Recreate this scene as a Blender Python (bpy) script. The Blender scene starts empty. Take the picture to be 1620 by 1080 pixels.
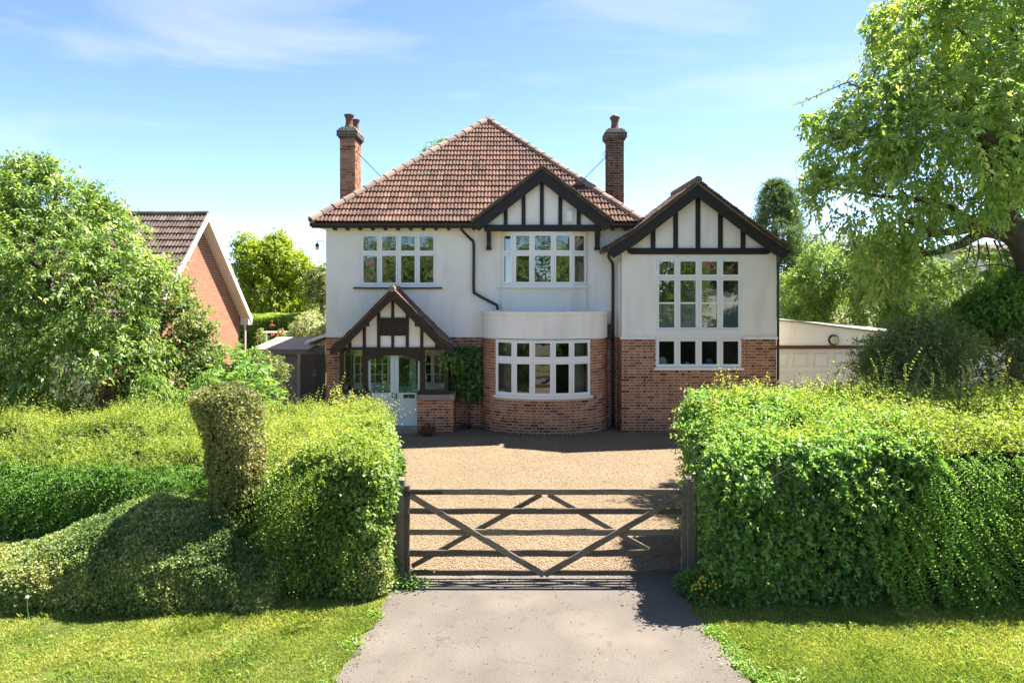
import bpy, bmesh, math, random
import numpy as np
from mathutils import Vector, Matrix

# ------------------------------------------------------------------ camera, sky, sun, exposure
SC = bpy.context.scene
COL = SC.collection
F_PX, CX, HOR, CAMZ = 1080.0, 810.0, 455.0, 3.83      # photo: focal px, centre column, horizon row, camera height
cam_d = bpy.data.cameras.new('camera')
cam = bpy.data.objects.new('camera', cam_d)
COL.objects.link(cam)
cam.location = (0, 0, CAMZ)
cam.rotation_euler = (math.pi / 2, 0, 0)
cam_d.sensor_width = 36
cam_d.lens = 36 * F_PX / 1620
cam_d.shift_y = -(540 - HOR) / 1620
cam_d.clip_start = 0.1
cam_d.clip_end = 800
SC.camera = cam

SUN_DIR = Vector((0.54, 0.28, 1.0)).normalized()
SUN_EL = math.asin(SUN_DIR.z)
SUN_AZ = math.atan2(SUN_DIR.x, SUN_DIR.y)
world = bpy.data.worlds.new('World')
SC.world = world
world.use_nodes = True
wn, wl = world.node_tree.nodes, world.node_tree.links
wn.clear()
w_out = wn.new('ShaderNodeOutputWorld')
w_bg = wn.new('ShaderNodeBackground')
w_bg.inputs['Strength'].default_value = 0.088
w_sky = wn.new('ShaderNodeTexSky')
w_sky.sky_type = 'NISHITA'
w_sky.sun_disc = False
w_sky.sun_elevation = SUN_EL
w_sky.sun_rotation = SUN_AZ
w_sky.altitude = 100
w_sky.air_density = 0.5
w_sky.dust_density = 0.2
w_sky.ozone_density = 2.5
w_tc = wn.new('ShaderNodeTexCoord')
w_map = wn.new('ShaderNodeMapping')
w_map.inputs['Rotation'].default_value = (0.0, 0.12, 0.9)
w_map.inputs['Scale'].default_value = (0.8, 1.5, 4.2)
w_n1 = wn.new('ShaderNodeTexNoise')
w_n1.inputs['Scale'].default_value = 2.3
w_n1.inputs['Detail'].default_value = 7
w_n1.inputs['Roughness'].default_value = 0.55
w_n1.inputs['Distortion'].default_value = 0.6
w_r = wn.new('ShaderNodeMapRange')
w_r.inputs['From Min'].default_value = 0.50
w_r.inputs['From Max'].default_value = 0.85
w_r.inputs['To Min'].default_value = 0.0
w_r.inputs['To Max'].default_value = 0.7
w_mix = wn.new('ShaderNodeMix')
w_mix.data_type = 'RGBA'
w_mix.inputs['B'].default_value = (2.7, 2.8, 2.9, 1)
wl.new(w_tc.outputs['Generated'], w_map.inputs['Vector'])
wl.new(w_map.outputs['Vector'], w_n1.inputs['Vector'])
wl.new(w_n1.outputs['Fac'], w_r.inputs['Value'])
wl.new(w_r.outputs['Result'], w_mix.inputs['Factor'])
wl.new(w_sky.outputs['Color'], w_mix.inputs['A'])
wl.new(w_mix.outputs['Result'], w_bg.inputs['Color'])
wl.new(w_bg.outputs['Background'], w_out.inputs['Surface'])

sun_d = bpy.data.lights.new('sun', 'SUN')
sun_d.energy = 4.5
sun_d.angle = math.radians(0.5)
sun_d.color = (1.0, 0.95, 0.86)
sun = bpy.data.objects.new('sun', sun_d)
COL.objects.link(sun)
sun.location = (20, 10, 40)
sun.rotation_euler = SUN_DIR.to_track_quat('Z', 'Y').to_euler()

SC.view_settings.view_transform = 'Standard'
SC.view_settings.look = 'None'
SC.view_settings.gamma = 1.0
SC.view_settings.exposure = 2.2
try:
    SC.view_settings.use_curve_mapping = False
except Exception:
    pass
SC.cycles.max_bounces = 12
SC.cycles.diffuse_bounces = 8
SC.cycles.glossy_bounces = 3
SC.cycles.transmission_bounces = 8
SC.cycles.transparent_max_bounces = 12
SC.cycles.caustics_reflective = False
SC.cycles.caustics_refractive = False
try:
    SC.cycles.use_denoising = True
except Exception:
    pass

rng = np.random.default_rng(7)
random.seed(7)


def at(px, py, Y):
    """photo pixel on the plane at depth Y, in metres"""
    return Vector(((px - CX) * Y / F_PX, Y, CAMZ - (py - HOR) * Y / F_PX))


def xa(px, Y): return (px - CX) * Y / F_PX
def za(py, Y): return CAMZ - (py - HOR) * Y / F_PX


# ------------------------------------------------------------------ materials
MATS = {}


def mat(name, ramp, rough=0.8, tint=1.0, nscale=3.0, namt=0.0, bump=0.0, bscale=40.0, spec=0.3,
        dirt=None, dscale=1.2, damt=0.0, fine=0.0, fscale=60.0, stretch=None, dstretch=None, cracks=0.0, spots=None):
    """ramp: list of (pos, colour); factor = tint attribute (or .5) + noise; dirt: colour mixed in by a second noise"""
    m = bpy.data.materials.new(name)
    m.use_nodes = True
    n, l = m.node_tree.nodes, m.node_tree.links
    b = n['Principled BSDF']
    b.inputs['Roughness'].default_value = rough
    b.inputs['Specular IOR Level'].default_value = spec
    geo = n.new('ShaderNodeNewGeometry')
    pos = geo.outputs['Position']
    if stretch:
        mp = n.new('ShaderNodeMapping')
        mp.inputs['Scale'].default_value = stretch
        l.new(pos, mp.inputs['Vector'])
        pos = mp.outputs['Vector']

    def noise(scale, detail=4, st=None):
        t = n.new('ShaderNodeTexNoise')
        t.inputs['Scale'].default_value = scale
        t.inputs['Detail'].default_value = detail
        if st:
            mp2 = n.new('ShaderNodeMapping')
            mp2.inputs['Scale'].default_value = st
            l.new(geo.outputs['Position'], mp2.inputs['Vector'])
            l.new(mp2.outputs['Vector'], t.inputs['Vector'])
        else:
            l.new(pos, t.inputs['Vector'])
        return t.outputs['Fac']

    def math_(op, a, c):
        k = n.new('ShaderNodeMath')
        k.operation = op
        for i, v in enumerate((a, c)):
            if isinstance(v, (int, float)):
                k.inputs[i].default_value = v
            else:
                l.new(v, k.inputs[i])
        return k.outputs[0]
    if tint:
        a = n.new('ShaderNodeAttribute')
        a.attribute_name = 'tint'
        fac = math_('MULTIPLY_ADD', a.outputs['Fac'], tint)
        fac.node.inputs[2].default_value = 0.5 - 0.5 * tint
    else:
        fac = math_('ADD', 0.5, 0.0)
    if namt:
        fac = math_('ADD', fac, math_('MULTIPLY', math_('SUBTRACT', noise(nscale), 0.5), namt))
    if fine:
        fac = math_('ADD', fac, math_('MULTIPLY', math_('SUBTRACT', noise(fscale, 2), 0.5), fine))
    cr = n.new('ShaderNodeValToRGB')
    while len(cr.color_ramp.elements) < len(ramp):
        cr.color_ramp.elements.new(0.5)
    for e, (p, c) in zip(cr.color_ramp.elements, ramp):
        e.position = p
        e.color = (*c, 1)
    l.new(fac, cr.inputs['Fac'])
    colr = cr.outputs['Color']
    if dirt:
        mr = n.new('ShaderNodeMapRange')
        mr.inputs['From Min'].default_value = 0.5
        mr.inputs['From Max'].default_value = 0.75
        mr.inputs['To Max'].default_value = damt
        l.new(noise(dscale, 6, dstretch), mr.inputs['Value'])
        mx = n.new('ShaderNodeMix')
        mx.data_type = 'RGBA'
        mx.inputs['B'].default_value = (*dirt, 1)
        l.new(mr.outputs['Result'], mx.inputs['Factor'])
        l.new(colr, mx.inputs['A'])
        colr = mx.outputs['Result']
    if spots:
        scol, ssc, samt = spots
        mr = n.new('ShaderNodeMapRange')
        mr.inputs['From Min'].default_value = 0.60
        mr.inputs['From Max'].default_value = 0.70
        mr.inputs['To Max'].default_value = samt
        l.new(noise(ssc, 3), mr.inputs['Value'])
        mx = n.new('ShaderNodeMix')
        mx.data_type = 'RGBA'
        mx.inputs['B'].default_value = (*scol, 1)
        l.new(mr.outputs['Result'], mx.inputs['Factor'])
        l.new(colr, mx.inputs['A'])
        colr = mx.outputs['Result']
    if cracks:
        vo = n.new('ShaderNodeTexVoronoi')
        vo.feature = 'DISTANCE_TO_EDGE'
        vo.inputs['Scale'].default_value = cracks
        wv = n.new('ShaderNodeTexNoise')
        wv.inputs['Scale'].default_value = 2.6
        wv.inputs['Detail'].default_value = 6
        l.new(geo.outputs['Position'], wv.inputs['Vector'])
        ad = n.new('ShaderNodeMix')
        ad.data_type = 'RGBA'
        ad.blend_type = 'ADD'
        ad.inputs['Factor'].default_value = 0.9
        l.new(geo.outputs['Position'], ad.inputs['A'])
        l.new(wv.outputs['Color'], ad.inputs['B'])
        l.new(ad.outputs['Result'], vo.inputs['Vector'])
        mr = n.new('ShaderNodeMapRange')
        mr.inputs['From Min'].default_value = 0.002
        mr.inputs['From Max'].default_value = 0.007
        mr.inputs['To Min'].default_value = 0.32
        mr.inputs['To Max'].default_value = 0.0
        l.new(vo.outputs['Distance'], mr.inputs['Value'])
        mk = n.new('ShaderNodeMapRange')
        mk.inputs['From Min'].default_value = 0.50
        mk.inputs['From Max'].default_value = 0.60
        l.new(noise(.9, 3), mk.inputs['Value'])
        mx = n.new('ShaderNodeMix')
        mx.data_type = 'RGBA'
        mx.inputs['B'].default_value = (.035, .03, .026, 1)
        l.new(math_('MULTIPLY', mr.outputs['Result'], mk.outputs['Result']), mx.inputs['Factor'])
        l.new(colr, mx.inputs['A'])
        colr = mx.outputs['Result']
    l.new(colr, b.inputs['Base Color'])
    if bump:
        bp = n.new('ShaderNodeBump')
        bp.inputs['Strength'].default_value = bump
        bp.inputs['Distance'].default_value = 0.01
        l.new(noise(bscale, 5), bp.inputs['Height'])
        l.new(bp.outputs['Normal'], b.inputs['Normal'])
    MATS[name] = m
    return m


def leaf_mat(name, ramp, trans=0.45, rough=0.45, spec=0.35, boost=1.5, namt=0.35, nscale=1.3, k=2.3):
    ramp = [(p, tuple(min(.75, v * k * .92) for v in c)) for p, c in ramp]
    m = bpy.data.materials.new(name)
    m.use_nodes = True
    n, l = m.node_tree.nodes, m.node_tree.links
    b = n['Principled BSDF']
    out = n['Material Output']
    b.inputs['Roughness'].default_value = rough
    b.inputs['Specular IOR Level'].default_value = spec
    a = n.new('ShaderNodeAttribute')
    a.attribute_name = 'tint'
    geo = n.new('ShaderNodeNewGeometry')
    t = n.new('ShaderNodeTexNoise')
    t.inputs['Scale'].default_value = nscale
    l.new(geo.outputs['Position'], t.inputs['Vector'])
    k1 = n.new('ShaderNodeMath')
    k1.operation = 'MULTIPLY_ADD'
    k1.inputs[1].default_value = namt
    l.new(t.outputs['Fac'], k1.inputs[0])
    l.new(a.outputs['Fac'], k1.inputs[2])
    k2 = n.new('ShaderNodeMath')
    k2.operation = 'SUBTRACT'
    k2.inputs[1].default_value = namt * 0.5
    l.new(k1.outputs[0], k2.inputs[0])
    cr = n.new('ShaderNodeValToRGB')
    while len(cr.color_ramp.elements) < len(ramp):
        cr.color_ramp.elements.new(0.5)
    for e, (p, c) in zip(cr.color_ramp.elements, ramp):
        e.position = p
        e.color = (*c, 1)
    l.new(k2.outputs[0], cr.inputs['Fac'])
    l.new(cr.outputs['Color'], b.inputs['Base Color'])
    tr = n.new('ShaderNodeBsdfTranslucent')
    mu = n.new('ShaderNodeMix')
    mu.data_type = 'RGBA'
    mu.blend_type = 'MULTIPLY'
    mu.inputs['Factor'].default_value = 1
    mu.inputs['B'].default_value = (boost * 1.08, boost * 1.08, boost * 0.60, 1)
    l.new(cr.outputs['Color'], mu.inputs['A'])
    l.new(mu.outputs['Result'], tr.inputs['Color'])
    mx = n.new('ShaderNodeMixShader')
    mx.inputs['Fac'].default_value = trans
    l.new(b.outputs['BSDF'], mx.inputs[1])
    l.new(tr.outputs['BSDF'], mx.inputs[2])
    l.new(mx.outputs['Shader'], out.inputs['Surface'])
    MATS[name] = m
    return m


def glass_mat():
    m = bpy.data.materials.new('window_glass')
    m.use_nodes = True
    n, l = m.node_tree.nodes, m.node_tree.links
    n.remove(n['Principled BSDF'])
    out = n['Material Output']
    tr = n.new('ShaderNodeBsdfTransparent')
    tr.inputs['Color'].default_value = (0.86, 0.9, 0.87, 1)
    gl = n.new('ShaderNodeBsdfGlossy')
    gl.inputs['Roughness'].default_value = 0.0
    gl.inputs['Color'].default_value = (0.9, 0.95, 0.92, 1)
    geo = n.new('ShaderNodeNewGeometry')
    tn = n.new('ShaderNodeTexNoise')
    tn.inputs['Scale'].default_value = 2.2
    l.new(geo.outputs['Position'], tn.inputs['Vector'])
    bp = n.new('ShaderNodeBump')
    bp.inputs['Strength'].default_value = 0.12
    bp.inputs['Distance'].default_value = 0.02
    l.new(tn.outputs['Fac'], bp.inputs['Height'])
    l.new(bp.outputs['Normal'], gl.inputs['Normal'])
    fr = n.new('ShaderNodeFresnel')
    fr.inputs['IOR'].default_value = 1.52
    k = n.new('ShaderNodeMath')
    k.operation = 'MULTIPLY_ADD'
    k.inputs[1].default_value = 2.4
    k.inputs[2].default_value = 0.06
    l.new(fr.outputs['Fac'], k.inputs[0])
    mx = n.new('ShaderNodeMixShader')
    l.new(k.outputs[0], mx.inputs['Fac'])
    l.new(tr.outputs['BSDF'], mx.inputs[1])
    l.new(gl.outputs['BSDF'], mx.inputs[2])
    l.new(mx.outputs['Shader'], out.inputs['Surface'])
    return m


GLASS = glass_mat()
RENDER = mat('white_render', [(0, (.83, .755, .66)), (1, (.92, .86, .77))], rough=.9, tint=0, nscale=.9, namt=1.2, bump=.45, bscale=45,
             dirt=(.52, .47, .40), dscale=1.3, damt=.36, spec=.15, dstretch=(2.2, 2.2, .5))
BRICK = mat('red_brick', [(0, (.085, .042, .032)), (.2, (.21, .090, .055)), (.5, (.35, .148, .080)), (.8, (.46, .195, .10)), (1, (.44, .26, .165))],
            rough=.9, nscale=9, namt=.35, bump=.5, bscale=70, spec=.15, fine=.3, fscale=90, dirt=(.30, .20, .13), dscale=1.1, damt=.5)
DARKBRICK = mat('dark_chimney_brick', [(0, (.05, .028, .024)), (.4, (.12, .055, .042)), (.8, (.20, .085, .055)), (1, (.27, .13, .085))],
                rough=.95, nscale=6, namt=.35, bump=.5, bscale=70, spec=.1, fine=.3, fscale=90, dirt=(.10, .08, .06), dscale=3, damt=.6)  # darker brown-purple brick tones
SOOTCAP = mat('lichened_chimney_cap', [(0, (.045, .032, .026)), (.6, (.10, .075, .055)), (1, (.17, .12, .085))], rough=.95, nscale=6, namt=.6, bump=.7, bscale=40, spec=.1,
              dirt=(.22, .20, .15), dscale=6, damt=.5)
MORTAR = mat('sand_mortar', [(0, (.52, .40, .28)), (1, (.74, .60, .45))], rough=.95, tint=0, nscale=2.5, namt=1.2, bump=.4, bscale=90, spec=.1)
TIMBER = mat('dark_timber', [(0, (.017, .014, .012)), (1, (.034, .029, .025))], rough=.65, tint=0, nscale=6, namt=1, bump=.3, bscale=35, spec=.3)
TIMBER_BROWN = mat('brown_timber', [(0, (.025, .017, .011)), (1, (.05, .034, .022))], rough=.65, tint=0, nscale=6, namt=1, bump=.3, bscale=35)
FRAME = mat('white_paint', [(0, (.82, .79, .73)), (1, (.89, .865, .82))], rough=.45, tint=0, nscale=4, namt=.8, spec=.4)
CREAM = mat('cream_paint', [(0, (.72, .67, .58)), (1, (.80, .76, .68))], rough=.55, tint=0, nscale=2, namt=1)
DOORPAINT = mat('pale_green_paint', [(0, (.47, .60, .58)), (1, (.56, .68, .66))], rough=.45, tint=0, nscale=3, namt=.9)
BLACK = mat('black_metal', [(0, (.012, .011, .011)), (1, (.028, .026, .025))], rough=.45, tint=0, nscale=8, namt=1, spec=.45)
TILE = mat('clay_roof_tile', [(0, (.066, .036, .027)), (.4, (.110, .056, .040)), (.75, (.146, .074, .052)), (1, (.175, .100, .074))], rough=.85, nscale=4, namt=.35,
           bump=.3, bscale=60, dirt=(.075, .056, .046), dscale=1.6, damt=.65, fine=.3, fscale=45, spec=.2, spots=((.19, .165, .13), 11, .5))
RIDGE = mat('weathered_ridge_tile', [(0, (.17, .12, .095)), (1, (.31, .20, .15))], rough=.9, nscale=5, namt=.5, bump=.4, bscale=50,
            dirt=(.30, .28, .22), dscale=4, damt=.5)
MOSSTILE = mat('mossy_plain_tile', [(0, (.07, .05, .042)), (.6, (.15, .095, .07)), (1, (.22, .13, .09))], rough=.95, nscale=6, namt=.5, bump=.6, bscale=40,
               dirt=(.17, .165, .12), dscale=6, damt=.7)
BROWNTILE = mat('dark_brown_tile', [(0, (.055, .038, .032)), (.6, (.10, .068, .056)), (1, (.15, .11, .09))], rough=.9, nscale=4, namt=.4, bump=.4, bscale=50,
                dirt=(.19, .16, .12), dscale=5, damt=.4)
STONE = mat('weathered_coping', [(0, (.22, .19, .15)), (1, (.36, .31, .25))], rough=.95, tint=0, nscale=7, namt=1.2, bump=.6, bscale=30, dirt=(.13, .13, .09), dscale=4, damt=.6)
POT = mat('terracotta', [(0, (.10, .045, .032)), (1, (.19, .085, .058))], rough=.85, tint=0, nscale=6, namt=1)
GATEWOOD = mat('weathered_gate_oak', [(0, (.072, .055, .042)), (.5, (.138, .109, .082)), (1, (.243, .201, .155))], rough=.85, tint=.6, nscale=3, namt=.8, bump=.8, bscale=18,
               fine=1.0, fscale=26, stretch=(.7, 7.0, 7.0), spec=.2, spots=((.045, .036, .028), 9, .6))
POSTWOOD = mat('weathered_post_oak', [(0, (.096, .077, .058)), (1, (.259, .221, .173))], rough=.9, tint=.5, nscale=3, namt=.9, bump=.6, bscale=18, fine=.5, fscale=30,
               stretch=(6.0, 6.0, 1.0), spec=.2)
FENCEWOOD = mat('grey_fence_board', [(0, (.13, .11, .09)), (1, (.26, .23, .19))], rough=.9, tint=.8, nscale=3, namt=.6, bump=.4, bscale=20, stretch=(5., 5., 1.))
DARKWOOD = mat('dark_gate_board', [(0, (.030, .025, .021)), (1, (.065, .053, .044))], rough=.8, tint=.8, nscale=3, namt=.6, stretch=(5., 5., 1.))
GRAVEL = mat('golden_gravel', [(0, (.073, .052, .031)), (.35, (.150, .107, .064)), (.65, (.211, .157, .096)), (1, (.310, .249, .172))], rough=.95, tint=0, nscale=.8, namt=.5,
             bump=1.0, bscale=36, fine=1.1, fscale=38, spec=.15, dirt=(.135, .105, .072), dscale=1.1, damt=.6, dstretch=(1.6, .45, 1.0), spots=((.10, .085, .06), 3.0, .35))
PEBBLE = mat('gravel_pebble', [(0, (.083, .052, .031)), (.5, (.196, .134, .077)), (1, (.320, .268, .206))], rough=.85, spec=.25)
ASPHALT = mat('old_tarmac', [(0, (.092, .079, .067)), (.5, (.124, .107, .091)), (1, (.166, .147, .127))], rough=.95, tint=0, nscale=1.3, namt=1.0, bump=.9, bscale=60, fine=1.2, fscale=60, spec=.12,
              dirt=(.205, .172, .135), dscale=.75, damt=.6, cracks=.55, spots=((.075, .066, .058), 5.5, .35))
SOIL = mat('earth_and_thatch', [(0, (.060, .055, .022)), (.5, (.10, .11, .03)), (1, (.20, .17, .07))], rough=1, tint=0, nscale=1.6, namt=.9, bump=.8, bscale=40, fine=.5, fscale=30)
BARK = mat('grey_brown_bark', [(0, (.045, .034, .026)), (1, (.13, .10, .078))], rough=.95, tint=0, nscale=7, namt=1.2, bump=1.0, bscale=22)
TWIG_AND_CORE = mat('twigs_and_dark_core', [(0, (.012, .014, .007)), (1, (.035, .034, .016))], rough=1, tint=0, nscale=9, namt=1.2)  # thin stems, and solid cores coloured dark like a shaded inside
DARKROOM = mat('room_plaster', [(0, (.20, .185, .16)), (1, (.26, .24, .21))], rough=.9, tint=0, nscale=1, namt=.5)
ROOMFLOOR = mat('room_floor', [(0, (.08, .055, .035)), (1, (.12, .08, .05))], rough=.6, tint=0, nscale=2, namt=.5)
CURTAIN = mat('beige_curtain', [(0, (.33, .30, .24)), (1, (.48, .45, .38))], rough=.9, tint=0, nscale=3, namt=.6)
BLIND = mat('grey_green_blind', [(0, (.32, .35, .31)), (1, (.42, .45, .40))], rough=.9, tint=0, nscale=2, namt=.6)
NBRICK = mat('orange_brick', [(0, (.26, .115, .072)), (.6, (.36, .165, .100)), (1, (.43, .21, .13))], rough=.9, nscale=.8, namt=.15, spec=.15)
FELT = mat('roof_felt', [(0, (.25, .23, .19)), (1, (.36, .33, .28))], rough=.95, tint=0, nscale=2, namt=1.2)
LAMPGLASS = mat('frosted_lamp', [(0, (.45, .40, .25)), (1, (.55, .50, .33))], rough=.4, tint=0, nscale=6, namt=.6, spec=.5)
LEAD = mat('lead_sheet', [(0, (.20, .21, .22)), (1, (.30, .31, .32))], rough=.7, tint=0, nscale=3, namt=1)
BROWNPAINT = mat('brown_paint', [(0, (.09, .035, .02)), (1, (.13, .05, .03))], rough=.6, tint=0, nscale=3, namt=1)

# ------------------------------------------------------------------ helpers
WLOC = {}


def wloc(o): return WLOC.get(o.name, Vector((0, 0, 0))) if o else Vector((0, 0, 0))


def link(o, parent=None, world=(0, 0, 0)):
    COL.objects.link(o)
    w = Vector(world)
    if parent:
        o.parent = parent
        o.location = w - wloc(parent)
    else:
        o.location = w
    WLOC[o.name] = w
    return o


def tag(o, label=None, cat=None, group=None, kind=None):
    if label: o['label'] = label
    if cat: o['category'] = cat
    if group: o['group'] = group
    if kind: o['kind'] = kind
    return o


def thing(name, loc, label, cat, group=None):
    o = bpy.data.objects.new(name, None)
    o.empty_display_size = 0.2
    link(o, None, loc)
    return tag(o, label, cat, group)


class MB:
    def __init__(self):
        self.v, self.f, self.t = [], [], []
        self.tint = None

    def add(self, verts, faces, tint=None):
        k = len(self.v)
        self.v.extend([tuple(p) for p in verts])
        tt = tint if tint is not None else (self.tint if self.tint is not None else random.random())
        for f in faces:
            self.f.append(tuple(i + k for i in f))
            self.t.append(tt)

    BOXF = ((0, 1, 3, 2), (4, 6, 7, 5), (0, 4, 5, 1), (2, 3, 7, 6), (0, 2, 6, 4), (1, 5, 7, 3))

    def box(self, x0, x1, y0, y1, z0, z1, tint=None):
        self.add([(x, y, z) for x in (x0, x1) for y in (y0, y1) for z in (z0, z1)], self.BOXF, tint)

    def lbox(self, o, u, n, u0, u1, z0, z1, n0, n1, tint=None):
        """box in a local frame: u along the wall, n outward (both horizontal), z up"""
        o, u, n = Vector(o), Vector(u), Vector(n)
        vs = []
        for a in (u0, u1):
            for b in (n0, n1):
                for z in (z0, z1):
                    p = o + u * a + n * b
                    vs.append((p.x, p.y, z))
        self.add(vs, self.BOXF, tint)

    def obox(self, p0, p1, side, h, up, w, tint=None):
        """bar from p0 to p1, half size h along up, half size w along side"""
        p0, p1, side, up = Vector(p0), Vector(p1), Vector(side).normalized(), Vector(up).normalized()
        vs = []
        for p in (p0, p1):
            for s in (-1, 1):
                for t in (-1, 1):
                    vs.append(p + side * w * s + up * h * t)
        self.add(vs, self.BOXF, tint)

    def prism(self, poly, y0, y1, tint=None):
        """poly in (x,z), extruded from y0 to y1"""
        n = len(poly)
        vs = [(x, y0, z) for x, z in poly] + [(x, y1, z) for x, z in poly]
        fs = [tuple(range(n)), tuple(range(2 * n - 1, n - 1, -1))]
        for i in range(n):
            j = (i + 1) % n
            fs.append((i, i + n, j + n, j))
        self.add(vs, fs, tint)

    def zprism(self, poly, z0, z1, tint=None):
        n = len(poly)
        vs = [(x, y, z0) for x, y in poly] + [(x, y, z1) for x, y in poly]
        fs = [tuple(range(n - 1, -1, -1)), tuple(range(n, 2 * n))]
        for i in range(n):
            j = (i + 1) % n
            fs.append((i, j, j + n, i + n))
        self.add(vs, fs, tint)

    def tube(self, pts, r, seg=8, tint=None, caps=True):
        pts = [Vector(p) for p in pts]
        rs = r if isinstance(r, (list, tuple)) else [r] * len(pts)
        vs, fs = [], []
        prev = None
        for i, p in enumerate(pts):
            d = (pts[min(i + 1, len(pts) - 1)] - pts[max(i - 1, 0)]).normalized()
            if prev is None:
                a = Vector((0, 0, 1)) if abs(d.z) < .9 else Vector((1, 0, 0))
                e = d.cross(a).normalized()
            else:
                e = (prev - d * prev.dot(d)).normalized()
            prev = e
            g = d.cross(e)
            for k in range(seg):
                t = 2 * math.pi * k / seg
                vs.append(p + (e * math.cos(t) + g * math.sin(t)) * rs[i])
        for i in range(len(pts) - 1):
            for k in range(seg):
                k2 = (k + 1) % seg
                fs.append((i * seg + k, i * seg + k2, (i + 1) * seg + k2, (i + 1) * seg + k))
        if caps:
            fs.append(tuple(range(seg - 1, -1, -1)))
            b = (len(pts) - 1) * seg
            fs.append(tuple(range(b, b + seg)))
        self.add(vs, fs, tint)

    def lathe(self, c, prof, seg=16, tint=None):
        vs, fs = [], []
        for r, z in prof:
            for k in range(seg):
                t = 2 * math.pi * k / seg
                vs.append((c[0] + r * math.cos(t), c[1] + r * math.sin(t), c[2] + z))
        m = len(prof)
        for i in range(m - 1):
            for k in range(seg):
                k2 = (k + 1) % seg
                fs.append((i * seg + k, i * seg + k2, (i + 1) * seg + k2, (i + 1) * seg + k))
        fs.append(tuple(range(seg - 1, -1, -1)))
        fs.append(tuple(range((m - 1) * seg, m * seg)))
        self.add(vs, fs, tint)

    def quad(self, a, b, c, d, tint=None):
        self.add([a, b, c, d], [(0, 1, 2, 3)], tint)

    def mesh(self, name, material, smooth=False):
        me = bpy.data.meshes.new(name)
        me.from_pydata(self.v, [], self.f)
        a = me.attributes.new('tint', 'FLOAT', 'FACE')
        a.data.foreach_set('value', np.array(self.t, dtype=np.float32))
        me.materials.append(material)
        if smooth:
            me.polygons.foreach_set('use_smooth', np.ones(len(self.f), dtype=bool))
        me.update()
        return me

    def build(self, name, material, parent=None, smooth=False, kind=None, label=None):
        o = bpy.data.objects.new(name, self.mesh(name, material, smooth))
        link(o, parent, (0, 0, 0))
        if kind: o['kind'] = kind
        if label: o['label'] = label
        return o


def np_mesh(name, V, Fc, tint, material, nper):
    """numpy mesh: V (n,3), Fc flat loop indices, nper verts per face, tint per face"""
    me = bpy.data.meshes.new(name)
    nf = len(Fc) // nper
    me.vertices.add(len(V))
    me.vertices.foreach_set('co', np.ascontiguousarray(V, dtype=np.float32).ravel())
    me.loops.add(len(Fc))
    me.loops.foreach_set('vertex_index', np.ascontiguousarray(Fc, dtype=np.int32))
    me.polygons.add(nf)
    me.polygons.foreach_set('loop_start', np.arange(0, nf * nper, nper, dtype=np.int32))
    a = me.attributes.new('tint', 'FLOAT', 'FACE')
    a.data.foreach_set('value', np.ascontiguousarray(tint, dtype=np.float32))
    me.materials.append(material)
    me.update(calc_edges=True)
    return me


def wall_panel(mb, o, u, n, L, z0, z1, openings, thick, top=None):
    """front face cells + back face cells + reveals; openings (u0,u1,z0,z1)"""
    us = sorted(set([0, L] + [v for q in openings for v in q[:2] if 0 < v < L]))
    zs = sorted(set([z0, z1] + [v for q in openings for v in q[2:] if z0 < v < z1]))
    o, u, n = Vector(o), Vector(u), Vector(n)

    def P(a, z, d): p = o + u * a + n * d; return (p.x, p.y, z)
    for i in range(len(us) - 1):
        for j in range(len(zs) - 1):
            cu, cz = (us[i] + us[i + 1]) / 2, (zs[j] + zs[j + 1]) / 2
            if any(q[0] < cu < q[1] and q[2] < cz < q[3] for q in openings):
                continue
            a, b, c, d = us[i], us[i + 1], zs[j], zs[j + 1]
            mb.quad(P(a, c, 0), P(b, c, 0), P(b, d, 0), P(a, d, 0))
            mb.quad(P(b, c, -thick), P(a, c, -thick), P(a, d, -thick), P(b, d, -thick))
    for (a, b, c, d) in openings:
        a, b, c, d = max(a, 0), min(b, L), max(c, z0), min(d, z1)
        if a > 0: mb.quad(P(a, c, 0), P(a, d, 0), P(a, d, -thick), P(a, c, -thick))
        if b < L: mb.quad(P(b, d, 0), P(b, c, 0), P(b, c, -thick), P(b, d, -thick))
        if c > z0: mb.quad(P(b, c, 0), P(a, c, 0), P(a, c, -thick), P(b, c, -thick))
        if d < z1: mb.quad(P(a, d, 0), P(b, d, 0), P(b, d, -thick), P(a, d, -thick))
    for a in (0, L):
        mb.quad(P(a, z0, 0), P(a, z1, 0), P(a, z1, -thick), P(a, z0, -thick))
    mb.quad(P(0, z1, 0), P(L, z1, 0), P(L, z1, -thick), P(0, z1, -thick))
    mb.quad(P(0, z0, 0), P(L, z0, 0), P(L, z0, -thick), P(0, z0, -thick))


class Path:
    """plan polyline with arc length; outward normal is to the right of travel (towards the camera when going +x)"""
    def __init__(self, pts):
        self.p = [Vector((a, b)) for a, b in pts]
        self.s = [0]
        for i in range(1, len(self.p)):
            self.s.append(self.s[-1] + (self.p[i] - self.p[i - 1]).length)
        self.L = self.s[-1]

    def at(self, s):
        i = 1
        while i < len(self.s) - 1 and self.s[i] < s: i += 1
        t = (self.p[i] - self.p[i - 1]).normalized()
        q = self.p[i - 1] + t * (s - self.s[i - 1])
        return q, t, Vector((t.y, -t.x))

    def near(self, x):
        k = min(range(len(self.p)), key=lambda i: abs(self.p[i].x - x))
        return self.s[k]


BRICK_ALL = []      # candidate whole stretchers (pos, angle, tint, parent)


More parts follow.
